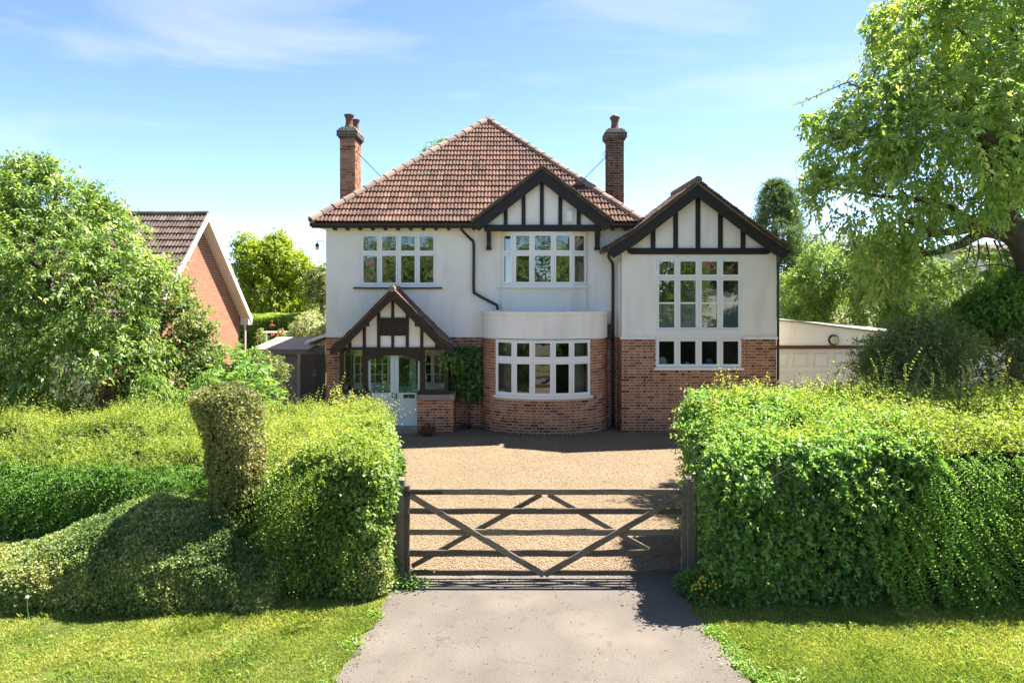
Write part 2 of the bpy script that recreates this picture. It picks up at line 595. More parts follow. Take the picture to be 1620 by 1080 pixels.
def bricks(path, z0, z1, openings, joined, parent, proud=.003, pick=True, gauge=.075, seed=1, depth=.045, soiled=True):
    """Flemish bond along a plan path; whole stretchers are kept as candidates for single objects, the rest go to `joined`"""
    rr = random.Random(seed)
    z, row = z0, 0
    while z + .05 < z1 + .012:
        s = -.16875 * (row % 2) + .003
        k = 0
        zt = min(z + .0615, z1)
        while s < path.L:
            ln = .212 if k % 2 == 0 else .0995
            a, b = max(s, 0), min(s + ln, path.L)
            segs = [(a, b)] if b - a > .02 else []
            for (u0, u1, q0, q1) in openings:
                if zt > q0 + .01 and z < q1 - .01:
                    ns = []
                    for (c, d) in segs:
                        if d <= u0 or c >= u1:
                            ns.append((c, d))
                        else:
                            if u0 - c > .02: ns.append((c, u0))
                            if d - u1 > .02: ns.append((u1, d))
                    segs = ns
            for (c, d) in segs:
                q, t, nn = path.at((c + d) / 2)
                tint = min(1, max(0, rr.gauss(.5, .22)))
                if rr.random() < .06: tint = rr.random() * .12
                if soiled and row < 4: tint *= .45 + .1 * row
                whole = pick and k % 2 == 0 and abs((d - c) - .212) < .002
                if whole:
                    BRICK_ALL.append((q.x, q.y, z + .03075, math.atan2(t.y, t.x), tint, parent, nn, joined, (c + d) / 2, d - c, z, zt, proud, depth))
                else:
                    j = rr.uniform(-.002, .002)
                    joined.lbox((q.x, q.y, 0), (t.x, t.y, 0), (nn.x, nn.y, 0), -(d - c) / 2, (d - c) / 2, z, zt, -depth, proud + j, tint)
            s += ln + .0133
            k += 1
        z += gauge
        row += 1


def scene_window(root, facets, zs, rows, label=None, out=.02, fw=.05, cas=.042, sill=None, name='window'):
    """facets: list of (P0,P1) plan points, outward to the right of travel; rows: list of (z0,z1) lights; one part with casement and pane sub-parts"""
    fr = MB()
    z0, z1 = zs
    win = None
    cs, panes = [], []
    for (P0, P1) in facets:
        P0, P1 = Vector((P0[0], P0[1], 0)), Vector((P1[0], P1[1], 0))
        L = (P1 - P0).length
        u = (P1 - P0) / L
        n = Vector((u.y, -u.x, 0))
        fr.lbox(P0, u, n, 0, fw / 2, z0, z1, -.06, .008)
        fr.lbox(P0, u, n, L - fw / 2, L, z0, z1, -.06, .008)
        edges = [z0] + [v for r in rows for v in r] + [z1]
        for i in range(0, len(edges), 2):
            fr.lbox(P0, u, n, fw / 2, L - fw / 2, edges[i], edges[i + 1], -.06, .006)
        for (a, b) in rows:
            c = MB()
            u0, u1 = fw / 2 + .004, L - fw / 2 - .004
            a2, b2 = a + .004, b - .004
            c.lbox(P0, u, n, u0, u0 + cas, a2, b2, -.045, .022)
            c.lbox(P0, u, n, u1 - cas, u1, a2, b2, -.045, .022)
            c.lbox(P0, u, n, u0 + cas, u1 - cas, a2, a2 + cas * 1.15, -.045, .021)
            c.lbox(P0, u, n, u0 + cas, u1 - cas, b2 - cas, b2, -.045, .021)
            cs.append(c)
            g = MB()
            A = P0 + u * (u0 + cas - .005) - n * .008
            B = P0 + u * (u1 - cas + .005) - n * .008
            g.quad((A.x, A.y, a2 + cas - .005), (B.x, B.y, a2 + cas - .005), (B.x, B.y, b2 - cas + .005), (A.x, A.y, b2 - cas + .005))
            panes.append(g)
    win = fr.build(name, FRAME, root, label=label)
    for c in cs: c.build('casement', FRAME, win)
    for g in panes: g.build('pane', GLASS, win)
    return win


def tube_smooth(pts, n=6):
    """Catmull-Rom through pts"""
    P = [Vector(p) for p in pts]
    P = [P[0] * 2 - P[1]] + P + [P[-1] * 2 - P[-2]]
    out = []
    for i in range(1, len(P) - 2):
        for k in range(n):
            t = k / n
            a, b, c, d = P[i - 1], P[i], P[i + 1], P[i + 2]
            out.append(.5 * ((2 * b) + (c - a) * t + (2 * a - 5 * b + 4 * c - d) * t * t + (3 * b - a - 3 * c + d) * t ** 3))
    out.append(P[-2])
    return out


# ------------------------------------------------------------------ ground
def sheet(name, poly, z, material):
    mb = MB()
    mb.add([(x, y, z) for x, y in poly], [tuple(range(len(poly)))], .5)
    o = mb.build(name, material)
    o['kind'] = 'structure'
    return o


DRIVE_L = [(-1.95, 4.6), (-1.84, 6.2), (-1.72, 6.65), (-1.66, 7.2), (-1.58, 7.8), (-1.54, 8.3), (-1.55, 8.7), (-1.56, 9.0)]
DRIVE_R = [(2.46, 9.0), (2.36, 8.7), (2.20, 8.4), (2.14, 8.1), (2.20, 7.75), (2.25, 7.3), (2.29, 6.9), (2.36, 6.5), (2.5, 5.8), (2.62, 4.6)]
sheet('ground', [(-300, -300), (300, -300), (300, 500), (-300, 500)], -.02, SOIL)
sheet('driveway', DRIVE_L + [(-1.4, 9.15), (-.6, 9.22), (.4, 9.12), (1.4, 9.25), (2.3, 9.12)] + DRIVE_R, .0, ASPHALT)
sheet('gravel_forecourt', [(-9.0, 8.95), (9.5, 8.95), (11.5, 20.0), (-5.0, 23.0), (-9.0, 20.0)], -.006, GRAVEL)
sheet('lawn', [(-14, 4.0), (-1.95, 4.0)] + [(x - .0, y) for x, y in DRIVE_L] + [(-1.56, 9.9), (-14, 9.9)], -.012, SOIL)
sheet('lawn', [(14, 4.0), (14, 9.9), (2.46, 9.9)] + [(x, y) for x, y in DRIVE_R] + [(2.62, 4.0)], -.012, SOIL)
sheet('road', [(-80, -9.5), (80, -9.5), (80, -3.5), (-80, -3.5)], -.008, ASPHALT)

# ------------------------------------------------------------------ the house
YM, YW, YP = 18.80, 18.10, 17.95          # main front, wing front, porch front
XL, XJ, XR = -5.118, 2.90, 7.00           # left wall, wing left wall, wing right wall
ZB = 2.50                                 # top of brickwork
house = thing('house', (0.9, 18.8, 0), 'large white and red brick house with black timbered gables and clay tiled hipped roof', 'house')

# --- main front: brick backing and render above
W_L = (xa(571, YM), xa(690, YM), za(454, YM), za(368.5, YM))        # left bedroom window
W_U = (xa(795, YM), xa(928, YM), za(453, YM), 5.36)                 # upper bow opening
BX0, BX1, BYF = -.814, 2.60, 17.67                                  # lower bay
PO = (-4.42, -1.76, 0.0, 2.28)                                      # opening behind the porch
mb = MB()
wall_panel(mb, (XL, YM, 0), (1, 0, 0), (0, -1, 0), XJ + .5 - XL, 0, ZB,
           [(PO[0] - XL, PO[1] - XL, 0, PO[3]), (BX0 + .12 - XL, BX1 - .12 - XL, 0, ZB - .1)], .25)
main_brick = mb.build('brick_wall', MORTAR, house)
mb = MB()
wall_panel(mb, (XL, YM - .022, 0), (1, 0, 0), (0, -1, 0), XJ + .5 - XL, ZB + .002, 5.72,
           [(W_L[0] - XL, W_L[1] - XL, W_L[2], W_L[3]), (W_U[0] - XL, W_U[1] - XL, 3.86, W_U[3])], .25)
mb.lbox((XL, YM, 0), (1, 0, 0), (0, -1, 0), 0, BX0 - XL - .02, ZB - .03, ZB + .012, .010, .045)
mb.build('rendered_wall', RENDER, house)
# side and rear walls
mb = MB()
mb.box(XL, XL + .25, YM + .232, 28, 0, 5.7)
mb.box(XL + .25, 3.4, 27.75, 28, 0, 5.7)
mb.box(3.15, 3.4, 22.0, 27.75, 0, 5.7)
mb.build('side_wall', RENDER, house)
# rooms: floors, ceilings and a partition wall that one sees through the panes
mb = MB()
mb.box(XL + .25, 6.7, 22.2, 22.3, 0, 5.6)
mb.box(XL + .25, 3.15, YM + .26, 22.2, 2.62, 2.80)
mb.box(XL + .25, 3.15, YM + .26, 22.2, 5.45, 5.55)
mb.box(-1.35, -1.25, YM + .26, 22.2, 0, 2.62)
mb.box(-1.35, -1.25, YM + .26, 22.2, 2.8, 5.45)
mb.box(3.15, 6.75, 18.4, 22.2, 4.95, 5.03)
mb.box(3.1, 3.14, 19.06, 22.2, 0, 5.45)
mb.build('room_wall', DARKROOM, house)
mb = MB()
mb.box(XL + .25, 3.1, YM + .26, 22.2, .12, .16)
mb.box(3.15, 6.75, 18.36, 22.2, .12, .16)
mb.build('room_floor', ROOMFLOOR, house)

bj = MB()
pm = Path([(XL, YM), (XJ + .02, YM)])
bricks(pm, .003, ZB - .03, [(PO[0] - XL - .1, PO[1] - XL + .1, -1, PO[3] + .1), (BX0 - XL + .01, BX1 - XL - .01, -1, 9)], bj, main_brick, seed=3)
# left return wall
bl = Path([(XL, 24.0), (XL, YM)])

# --- left bedroom window
scene_window(house, [((xa(571, YM) + i * (W_L[1] - W_L[0]) / 4, YM - .0), (xa(571, YM) + (i + 1) * (W_L[1] - W_L[0]) / 4, YM - .0)) for i in range(4)],
             (W_L[2], W_L[3]), [(za(450, YM), za(402, YM)), (za(399.5, YM), za(371.5, YM))], name='bedroom_window')
mb = MB()
mb.lbox((0, YM - .022, 0), (1, 0, 0), (0, -1, 0), xa(560, YM), xa(699.5, YM), W_L[2] - .05, W_L[2] - .004, .001, .075)
mb.build('window_sill', BROWNPAINT, house)

# --- upper bow window
UPX = [(795, 18.72), (812.5, 18.50), (841.5, 18.43), (875.5, 18.43), (905, 18.50), (927.5, 18.72)]
UP = [(xa(p, y), y) for p, y in UPX]
scene_window(house, [(UP[i], UP[i + 1]) for i in range(5)], (za(452, 18.45), 5.355),
             [(za(449, 18.45), za(402, 18.45)), (za(399, 18.45), za(370, 18.45))], name='bow_window')
ZU = za(452, 18.45)
mb = MB()
poly = [(xa(786, 18.6), 18.777), (UP[0][0] - .06, 18.64), (UP[1][0] - .03, 18.44), (UP[2][0], 18.365), (UP[3][0], 18.365), (UP[4][0] + .03, 18.44), (UP[5][0] + .06, 18.64), (xa(935, 18.6), 18.777)]
mb.zprism(poly, ZU - .055, ZU - .002)
mb.build('window_sill', FRAME, house)
mb = MB()
poly = [(xa(790, 18.7), 18.777), (UP[0][0] + .0, 18.68), (UP[1][0], 18.53), (UP[2][0], 18.46), (UP[3][0], 18.46), (UP[4][0], 18.53), (UP[5][0], 18.68), (xa(932, 18.7), 18.777)]
mb.zprism(poly, 3.14, ZU - .056)
mb.build('bow_wall', RENDER, house)

# --- lower bay (half ellipse in plan)
BC, BA, BB = (BX0 + BX1) / 2, (BX1 - BX0) / 2, YM - BYF
bay_pts = []
for i in range(161):
    t = math.pi - math.pi * i / 160
    bay_pts.append((BC + BA * math.cos(t), YM - BB * math.sin(t) ** .85))
bay = Path(bay_pts)


def bay_at_px(px):
    return min(bay_pts, key=lambda q: abs(xa(px, q[1]) - q[0]) + (0 if q[1] < 18.5 else 5))


BPX = [785, 813, 842.3, 873.8, 904, 934]
BP = [bay_at_px(p) for p in BPX]
sA, sB = bay.near(BP[0][0]), bay.near(BP[-1][0])
BZ0, BZ1 = .955, 2.475
mb = MB()
N = 64
for i in range(N):
    a, b = bay.L * i / N, bay.L * (i + 1) / N
    (q0, t0, n0), (q1, t1, n1) = bay.at(a), bay.at(b)
    zz = [0, BZ0, ZB]
    mids = (a + b) / 2
    for (za_, zb_) in ((0, BZ0), (BZ0, ZB)):
        if sA < mids < sB and za_ >= BZ0: continue
        for off, flip in ((0, 0), (-.22, 1)):
            A, B = q0 + n0 * off, q1 + n1 * off
            vs = [(A.x, A.y, za_), (B.x, B.y, za_), (B.x, B.y, zb_), (A.x, A.y, zb_)]
            mb.add(vs, [(0, 1, 2, 3)] if not flip else [(3, 2, 1, 0)])
    if sA < mids < sB:
        mb.quad((q0.x, q0.y, BZ0), (q1.x, q1.y, BZ0), (q1.x - n1.x * .22, q1.y - n1.y * .22, BZ0), (q0.x - n0.x * .22, q0.y - n0.y * .22, BZ0))
bay_wall = mb.build('bay_brick_wall', MORTAR, house)
bricks(bay, .003, ZB - .01, [(sA - .01, sB + .01, BZ0 - .02, 9)], bj, bay_wall, seed=5)
# render band, coping and flat roof over the bay
mb = MB()
for i in range(N):
    a, b = bay.L * i / N, bay.L * (i + 1) / N
    (q0, t0, n0), (q1, t1, n1) = bay.at(a), bay.at(b)

    def ring(off, z): return (q0.x + n0.x * off, q0.y + n0.y * off, z), (q1.x + n1.x * off, q1.y + n1.y * off, z)
    prof = [(-.2, ZB), (.028, ZB), (.016, ZB + .05), (.014, 3.12), (.05, 3.13), (.05, 3.20), (-.2, 3.215), (-.2, 3.1)]
    for k in range(len(prof) - 1):
        A, B = ring(*prof[k])
        C, D = ring(*prof[k + 1])
        mb.quad(A, B, D, C)
mb.build('bay_parapet', RENDER, house)
mb = MB()
mb.zprism([(p[0] * .94 + BC * .06, YM - (YM - p[1]) * .9) for p in bay_pts[::4]][::-1], 3.02, 3.09)
mb.build('bay_roof', LEAD, house)
scene_window(house, [(BP[i], BP[i + 1]) for i in range(5)], (BZ0 + .05, BZ1),
             [(BZ0 + .09, za(572.5, 17.8)), (za(567, 17.8), BZ1 - .035)], name='bay_window', fw=.05, cas=.043)
mb = MB()
ps = [bay.at(sA - .05 + (sB - sA + .10) * i / 20) for i in range(21)]
mb.zprism([(q.x + n.x * .06, q.y + n.y * .06) for q, t, n in ps] + [(q.x - n.x * .12, q.y - n.y * .12) for q, t, n in ps[::-1]], BZ0 - .005, BZ0 + .048)
mb.build('window_sill', FRAME, house)

# --- wing
WW = (xa(1037.5, YW), xa(1172.5, YW), za(583, YW), za(408, YW))
mb = MB()
wall_panel(mb, (XJ, YW, 0), (1, 0, 0), (0, -1, 0), XR - XJ, 0, ZB, [(WW[0] - XJ, WW[1] - XJ, WW[2], ZB + 1)], .25)
mb.quad((XJ, YM, 0), (XJ, YW, 0), (XJ, YW, ZB), (XJ, YM, ZB))
wing_brick = mb.build('brick_wall', MORTAR, house)
mb = MB()
wall_panel(mb, (XJ, YW - .022, 0), (1, 0, 0), (0, -1, 0), XR - XJ, ZB + .002, 4.75, [(WW[0] - XJ, WW[1] - XJ, 0, WW[3])], .25)
mb.prism([(XJ, 4.751), (XR, 4.751), (XR, 4.93), (6.45, 5.28), (4.84, 6.48), (3.25, 5.28), (XJ, 5.05)], YW - .022, YW + .2)
mb.quad((XJ - .02, YM, ZB), (XJ - .02, YW - .022, ZB), (XJ - .02, YW - .022, 5.05), (XJ - .02, YM, 5.05))
mb.box(XR - .25, XR, YW + .232, 22.8, 0, 4.9)
mb.box(3.4, XR - .25, 22.5, 22.8, 0, 4.9)
mb.box(3.4, XR, 20.62, 22.8, 4.905, 5.0)
for a, b in ((XJ - .03, WW[0] - .03), (WW[1] + .03, XR + .03)):
    mb.box(a, b, YW - .062, YW - .024, ZB - .035, ZB + .03)
mb.build('wing_wall', RENDER, house)
pw = Path([(XJ, YM), (XJ, YW), (XR, YW)])
sw = YM - YW
bricks(Path([(XJ, YW), (XR, YW)]), .003, ZB - .04, [(WW[0] - XJ - .005, WW[1] - XJ + .005, WW[2] - .03, 9)], bj, wing_brick, seed=11)
bricks(Path([(XJ, YM), (XJ, YW)]), .003, ZB - .04, [], bj, wing_brick, seed=12, pick=False)
wx = [WW[0] + (WW[1] - WW[0]) * i / 4 for i in range(5)]
fac = [((wx[i], YW - .005), (wx[i + 1], YW - .005)) for i in range(4)]
win = scene_window(house, fac, (WW[2] + .03, WW[3]),
                   [(WW[2] + .06, za(536.5, YW)), (za(521.5, YW), za(440.5, YW)), (za(438, YW), za(410.5, YW))], name='stair_window', fw=.055, cas=.048)
mb = MB()
for i in range(4):
    mb.box(wx[i] + .07, wx[i + 1] - .07, YW - .014, YW - .0, za(480.6, YW), za(478, YW))
mb.build('glazing_bar', FRAME, win)
mb = MB()
mb.box(WW[0] - .01, WW[1] + .01, YW - .06, YW - .012, za(524, YW), za(521.5, YW))
mb.box(WW[0] - .01, WW[1] + .01, YW - .045, YW - .012, za(534, YW), za(531, YW))
mb.build('transom_board', FRAME, win)
mb = MB()
mb.box(WW[0] - .05, WW[1] + .05, YW - .075, YW + .05, WW[2] - .03, WW[2] + .028)
mb.build('window_sill', FRAME, house)


# --- timbered gables -------------------------------------------------------
def barge(mb, line, y0, y1, dz, nose=.13):
    """line: (x,z) along the top edge, from eave or apex; board of vertical depth dz, its eave end cut back"""
    low = 0 if line[0][1] < line[-1][1] else len(line) - 1
    for i in range(len(line) - 1):
        (xa_, za_), (xb_, zb_) = line[i], line[i + 1]
        sl = (zb_ - za_) / (xb_ - xa_)
        poly = [(xa_, za_ - dz), (xb_, zb_ - dz), (xb_, zb_), (xa_, za_)]
        c = .17 if xb_ > xa_ else -.17
        if i == low:
            poly = [(xa_, za_ - nose), (xa_ + c * .9, za_ - dz + sl * c * .9), (xb_, zb_ - dz), (xb_, zb_), (xa_, za_)]
        elif i + 1 == low:
            poly = [(xa_, za_ - dz), (xb_ - c * .9, zb_ - dz - sl * c * .9), (xb_, zb_ - nose), (xb_, zb_), (xa_, za_)]
        mb.prism(poly, y0, y1)


def roof_slab(mb, line, y0, y1, th):
    for i in range(len(line) - 1):
        (xa_, za_), (xb_, zb_) = line[i], line[i + 1]
        mb.prism([(xa_, za_), (xb_, zb_), (xb_, zb_ + th), (xa_, za_ + th)], y0, y1)


def verge_tiles(mb, line, y, seed, w=.10, th=.03, dep=.2):
    """courses of plain tiles seen end-on along a verge"""
    rr = random.Random(seed)
    for i in range(len(line) - 1):
        a, b = Vector((line[i][0], 0, line[i][1])), Vector((line[i + 1][0], 0, line[i + 1][1]))
        L = (b - a).length
        u = (b - a) / L
        nn = Vector((-u.z, 0, u.x))
        if nn.z < 0: nn = -nn
        k = 0
        while k * w < L:
            p = a + u * (k * w) + nn * (.012 + rr.uniform(0, .014))
            q = p + u * min(w * 1.5, L - k * w + .03) + nn * (-.006 if u.z > 0 else .020)
            yy = y + rr.uniform(-.012, .012)
            vs = []
            for pt in (p, q):
                for y_ in (yy, yy + dep):
                    for h in (0, th):
                        vs.append((pt.x + nn.x * h, y_, pt.z + nn.z * h))
            mb.add(vs, MB.BOXF, rr.random())
            k += 1


# upper gable over the bow
GX = .796
gl = [(GX - 1.83, 5.56), (GX, 6.98), (GX + 1.83, 5.56)]
mb = MB()
mb.prism([(GX - 1.62, 5.50), (GX + 1.62, 5.50), (GX + 1.62, 5.62), (GX, 6.82), (GX - 1.62, 5.62)], 18.47, 18.56)
mb.prism([(GX - 1.60, 5.365), (GX + 1.60, 5.365), (GX + 1.60, 5.498), (GX - 1.60, 5.498)], 18.44, 18.775)
gable = mb.build('gable_panel', RENDER, house)
mb = MB()
mb.box(xa(766, 18.4), xa(951.5, 18.4), 18.385, 18.438, za(366, 18.4), za(355.5, 18.4))
mb.build('gable_beam', TIMBER, house)
for px, top in ((800, 0), (828.3, 0), (857.2, 0), (886.4, 0), (915.5, 0)):
    x = xa(px, 18.44)
    mb = MB()
    mb.box(x - .052, x + .052, 18.425, 18.468, za(355.5, 18.4) + .002, 6.82 - abs(x - GX) * .776 - .09)
    mb.build('gable_stud', TIMBER, house)
for s in (0, 1):
    mb = MB()
    barge(mb, gl[s:s + 2], 18.25, 18.31, .33)
    mb.build('bargeboard', TIMBER, house)
for x in (xa(773, 18.5), xa(946, 18.5)):
    mb = MB()
    mb.box(x - .055, x + .055, 18.55, 18.775, 4.93, 5.36)
    mb.box(x - .055, x + .055, 18.40, 18.549, 5.20, 5.355)
    mb.prism([(x - .07, 4.86), (x + .07, 4.86), (x + .075, 4.928), (x - .075, 4.928)], 18.56, 18.775)
    mb.build('bracket', TIMBER, house)
mb = MB()
gl2 = [(GX - 1.88, 5.55), (GX, 7.0), (GX + 1.88, 5.55)]
roof_slab(mb, gl2, 18.22, 20.6, .05)
gable_roof = mb.build('gable_roof', MOSSTILE, house)
mb = MB()
verge_tiles(mb, [(x, z + .05) for x, z in gl2], 18.19, 4, w=.3, th=.03, dep=.3)
mb.build('roof_tile', RIDGE, gable_roof, kind='stuff')
# alarm box
mb = MB()
ax, azz = xa(901, 18.45), za(342, 18.45)
pr = [(ax - .09, azz - .12), (ax - .06, azz - .165), (ax + .06, azz - .165), (ax + .09, azz - .12), (ax + .09, azz + .12), (ax + .06, azz + .165), (ax - .06, azz + .165), (ax - .09, azz + .12)]
mb.prism(pr, 18.40, 18.467)
ab = mb.build('alarm_box', CREAM, house)
mb = MB()
mb.prism([(ax - .055, azz - .11), (ax + .055, azz - .11), (ax + .055, azz + .11), (ax - .055, azz + .11)], 18.385, 18.399)
mb.box(ax - .012, ax + .012, 18.378, 18.384, azz - .08, azz + .06)
mb.build('alarm_cover', FRAME, ab)

# wing gable
WX = 4.84
wl_ = [(2.50, 4.84), (3.25, 5.30), (WX, 6.52), (6.45, 5.30), (7.18, 4.80)]
mb = MB()
yb = YW - .045
mb.prism([(xa(992, YW), za(398, YW)), (xa(995, YW), za(401.5, YW)), (xa(999, YW), za(402.5, YW)), (xa(1211, YW), za(402.5, YW)), (xa(1216, YW), za(401, YW)), (xa(1218.5, YW), za(398, YW)),
          (xa(1218.5, YW), za(394, YW)), (xa(1212, YW), za(392.5, YW)), (xa(998, YW), za(392.5, YW)), (xa(992, YW), za(394, YW))], yb - .02, yb + .022)
mb.build('gable_beam', TIMBER, house)
for px in (1032.7, 1068.3, 1103.5, 1139, 1174.6):
    x = xa(px, YW)
    mb = MB()
    mb.box(x - .062, x + .062, yb - .005, yb + .021, za(392.5, YW) + .002, 6.5 - abs(x - WX) * .77 - .06)
    mb.build('gable_stud', TIMBER, house)
for seg in (wl_[:3], wl_[2:]):
    mb = MB()
    barge(mb, seg, 17.78, 17.83, .33)
    mb.build('bargeboard', TIMBER, house)
mb = MB()
roof_slab(mb, wl_, 17.76, 20.6, .06)
wing_roof = mb.build('wing_roof', MOSSTILE, house)
mb = MB()
for kk in range(17):
    verge_tiles(mb, [(x, z + .06) for x, z in wl_], 17.72 + kk * .17, 6 + kk, w=.1, th=.024 + .012 * (kk == 0), dep=.165)
mb.lathe((WX, 17.74, 6.62), [(.001, 0), (.002, 0.001)], 6)
mb.build('roof_tile', MOSSTILE, wing_roof, kind='stuff')
mb = MB()
for k in range(6):
    y = 17.72 + k * .46
    mb.tube([(WX, y, 6.63), (WX, y + .44, 6.63)], [.105, .10], 10)
mb.build('ridge_tile', RIDGE, wing_roof, kind='stuff')

# --- main hipped roof -------------------------------------------------------
EA, EB = Vector((-5.43, 18.50, 5.60)), Vector((3.49, 18.50, 5.60))
AP, AQ = Vector((-.815, 23.2, 9.48)), Vector((-.815, 24.2, 9.48))
EC, ED = Vector((3.49, 28.3, 5.60)), Vector((-5.43, 28.3, 5.60))
mb = MB()
mb.add([EA, EB, AP], [(0, 1, 2)], .3)
mb.add([EB, EC, AQ, AP], [(0, 1, 2, 3)], .3)
mb.add([ED, EA, AP, AQ], [(0, 1, 2, 3)], .3)
mb.add([EC, ED, AQ], [(0, 1, 2)], .3)
mb.add([EA - Vector((0, 0, .06)), EB - Vector((0, 0, .06)), EC - Vector((0, 0, .06)), ED - Vector((0, 0, .06))], [(3, 2, 1, 0)], .3)
roof = mb.build('roof', BROWNTILE, house)

TW, TG, TLEN = .205, .305, .37


def tile_mesh(name, tint, material):
    m = MB()
    xs = [0, .016, .04, .062, .084, .100, .108, .124, .146, .168, .19, .205]
    hs = [0, .012, .032, .037, .029, .006, .006, .018, .029, .031, .016, 0]
    vs = [(x, 0, .050 + h) for x, h in zip(xs, hs)] + [(x, TLEN, .004 + h) for x, h in zip(xs, hs)] + [(x, .045, -.004 + h * .55) for x, h in zip(xs, hs)]
    n = len(xs)
    fs = []
    for i in range(n - 1):
        fs.append((i, i + 1, n + i + 1, n + i))
        fs.append((2 * n + i, 2 * n + i + 1, i + 1, i))
    fs.append((0, n, 2 * n))
    fs.append((n - 1, 3 * n - 1, 2 * n - 1))
    m.add(vs, fs, tint)
    return m.mesh(name, material)


def tile_slope(parent, name, material, o, u, v, cols, rows, tw, clips, skip=None, single=True, limit=300, seed=1, meshes=None, pick=None):
    """tiles on a slope: o eave start, u along the eave, v up the slope; clips: vertical planes (point, outward normal)"""
    rr = random.Random(seed)
    u, v = u.normalized(), v.normalized()
    nn = u.cross(v).normalized()
    if nn.z < 0: nn = -nn
    R = Matrix((u, v, nn)).transposed()
    bm = bmesh.new()
    tl = bm.loops  # noqa
    lay = bm.faces.layers.float.new('tint')
    made = 0
    for j in range(rows):
        for i in range(cols):
            p = o + u * (i * tw) + v * (j * TG)
            c = p + u * tw / 2 + v * TG / 2
            corners = [p, p + u * tw, p + v * TLEN, p + u * tw + v * TLEN]
            out = any(all((q - a).dot(nrm) > 0 for q in corners) for a, nrm in clips)
            if out or (skip and skip(c)): continue
            cut = any(any((q - a).dot(nrm) > 0 for q in corners) for a, nrm in clips)
            jit = Matrix.Translation(p + nn * rr.uniform(-.002, .004) + v * rr.uniform(-.006, .006)) @ R.to_4x4() @ Matrix.Rotation(rr.uniform(-.012, .012), 4, 'Z')
            mi = rr.choices(range(len(meshes)), weights=[1, 2, 3, 4, 4, 3, 2, 1][:len(meshes)])[0]
            if single and not cut and made < limit and (pick is None or pick(c)):
                t = bpy.data.objects.new(name, meshes[mi])
                COL.objects.link(t)
                t.parent = parent
                loc, q, s = jit.decompose()
                t.rotation_euler = q.to_euler()
                t.location = loc - wloc(parent)
                made += 1
            else:
                tmp = bmesh.new()
                tmp.from_mesh(meshes[mi])
                tmp.transform(jit)
                if cut:
                    for a, nrm in clips:
                        bmesh.ops.bisect_plane(tmp, geom=tmp.verts[:] + tmp.edges[:] + tmp.faces[:], plane_co=a, plane_no=nrm, clear_outer=True)
                vm = {}
                tv = (mi + .5) / len(meshes)
                for vv in tmp.verts: vm[vv] = bm.verts.new(vv.co)
                for ff in tmp.faces:
                    nf = bm.faces.new([vm[vv] for vv in ff.verts])
                    nf[lay] = tv
                tmp.free()
    me = bpy.data.meshes.new(name)
    bm.to_mesh(me)
    bm.free()
    me.materials.append(material)
    ob = bpy.data.objects.new(name, me)
    ob['kind'] = 'stuff'
    link(ob, parent)
    return ob


TM = [tile_mesh('roof_tile', (i + .5) / 8, TILE) for i in range(8)]
vf = (Vector((0, AP.y - EA.y, AP.z - EA.z))).normalized()
hipL, hipR = (AP - EA), (EB - AP)
nL = Vector((-hipL.y, hipL.x, 0)).normalized()
nR = Vector((-hipR.y, hipR.x, 0)).normalized()


def under_gable(c):
    return c.y > 18.2 and abs(c.x - GX) < 1.78 and c.z < 7.02 - abs(c.x - GX) * .776 - .12


slope_len = (Vector((0, AP.y - EA.y, AP.z - EA.z))).length
tile_slope(roof, 'roof_tile', TILE, EA + Vector((-.1, -.05, -.02)), Vector((1, 0, 0)), vf, 45, int(slope_len / TG) + 1, TW,
           [(AP, nL), (AP, nR)], under_gable, True, 300, 2, TM)
# side slopes (seen edge-on): joined
vl = Vector((AP.x - EA.x, 0, AP.z - EA.z)).normalized()
tile_slope(roof, 'roof_tile', TILE, Vector((EA.x, 28.3, EA.z)), Vector((0, -1, 0)), vl, 48, 19, TW, [(AP, -nL), (AQ, Vector((-(AQ - ED).y, (AQ - ED).x, 0)).normalized() * 1)],
           lambda c: c.z > 9.46, False, 0, 3, TM)
vr = Vector((AP.x - EB.x, 0, AP.z - EB.z)).normalized()
tile_slope(roof, 'roof_tile', TILE, Vector((EB.x, 18.5, EB.z)), Vector((0, 1, 0)), vr, 48, 18, TW, [(AP, -nR), (AQ, Vector(((EC - AQ).y * -1, (EC - AQ).x, 0)).normalized())],
           lambda c: c.z > 9.46, False, 0, 4, TM)


def ridge_run(parent, a, b, material, r=.115, step=.40, single=True, seed=1):
    rr = random.Random(seed)
    d = (b - a)
    L = d.length
    d.normalize()
    k = 0
    while k * step < L:
        p = a + d * (k * step) + Vector((0, 0, .02 + rr.uniform(-.006, .006)))
        q = p + d * (min(step * 1.08, L - k * step + .02)) + Vector((0, 0, -.008))
        m = MB()
        m.tint = rr.random()
        m.tube([p, q], [r * 1.06, r * .93], 10)
        m.build('ridge_tile', material, parent)
        k += 1


ridge_run(roof, EA + Vector((-.02, -.02, .02)), AP + Vector((0, 0, .03)), RIDGE, seed=2)
ridge_run(roof, EB + Vector((.02, -.02, .02)), AP + Vector((0, 0, .03)), RIDGE, seed=3)
m = MB()
m.tube([AP + Vector((0, 0, .05)), AQ + Vector((0, 0, .05))], .12, 10)
m.build('ridge_tile', RIDGE, roof)

# gutters, rafter feet, soffit
mb = MB()
prof = [(0, 0), (-.005, -.05), (-.03, -.085), (-.07, -.095), (-.105, -.07), (-.115, 0), (-.105, 0), (-.095, -.06), (-.07, -.082), (-.035, -.072), (-.013, -.045), (-.01, 0)]


def gutter(mb, x0, x1, y, z):
    n = len(prof)
    vs = [(x, y + a, z + b) for x in (x0, x1) for a, b in prof]
    fs = [(i, (i + 1) % n, n + (i + 1) % n, n + i) for i in range(n)] + [tuple(range(n)), tuple(range(2 * n - 1, n - 1, -1))]
    mb.add(vs, fs)


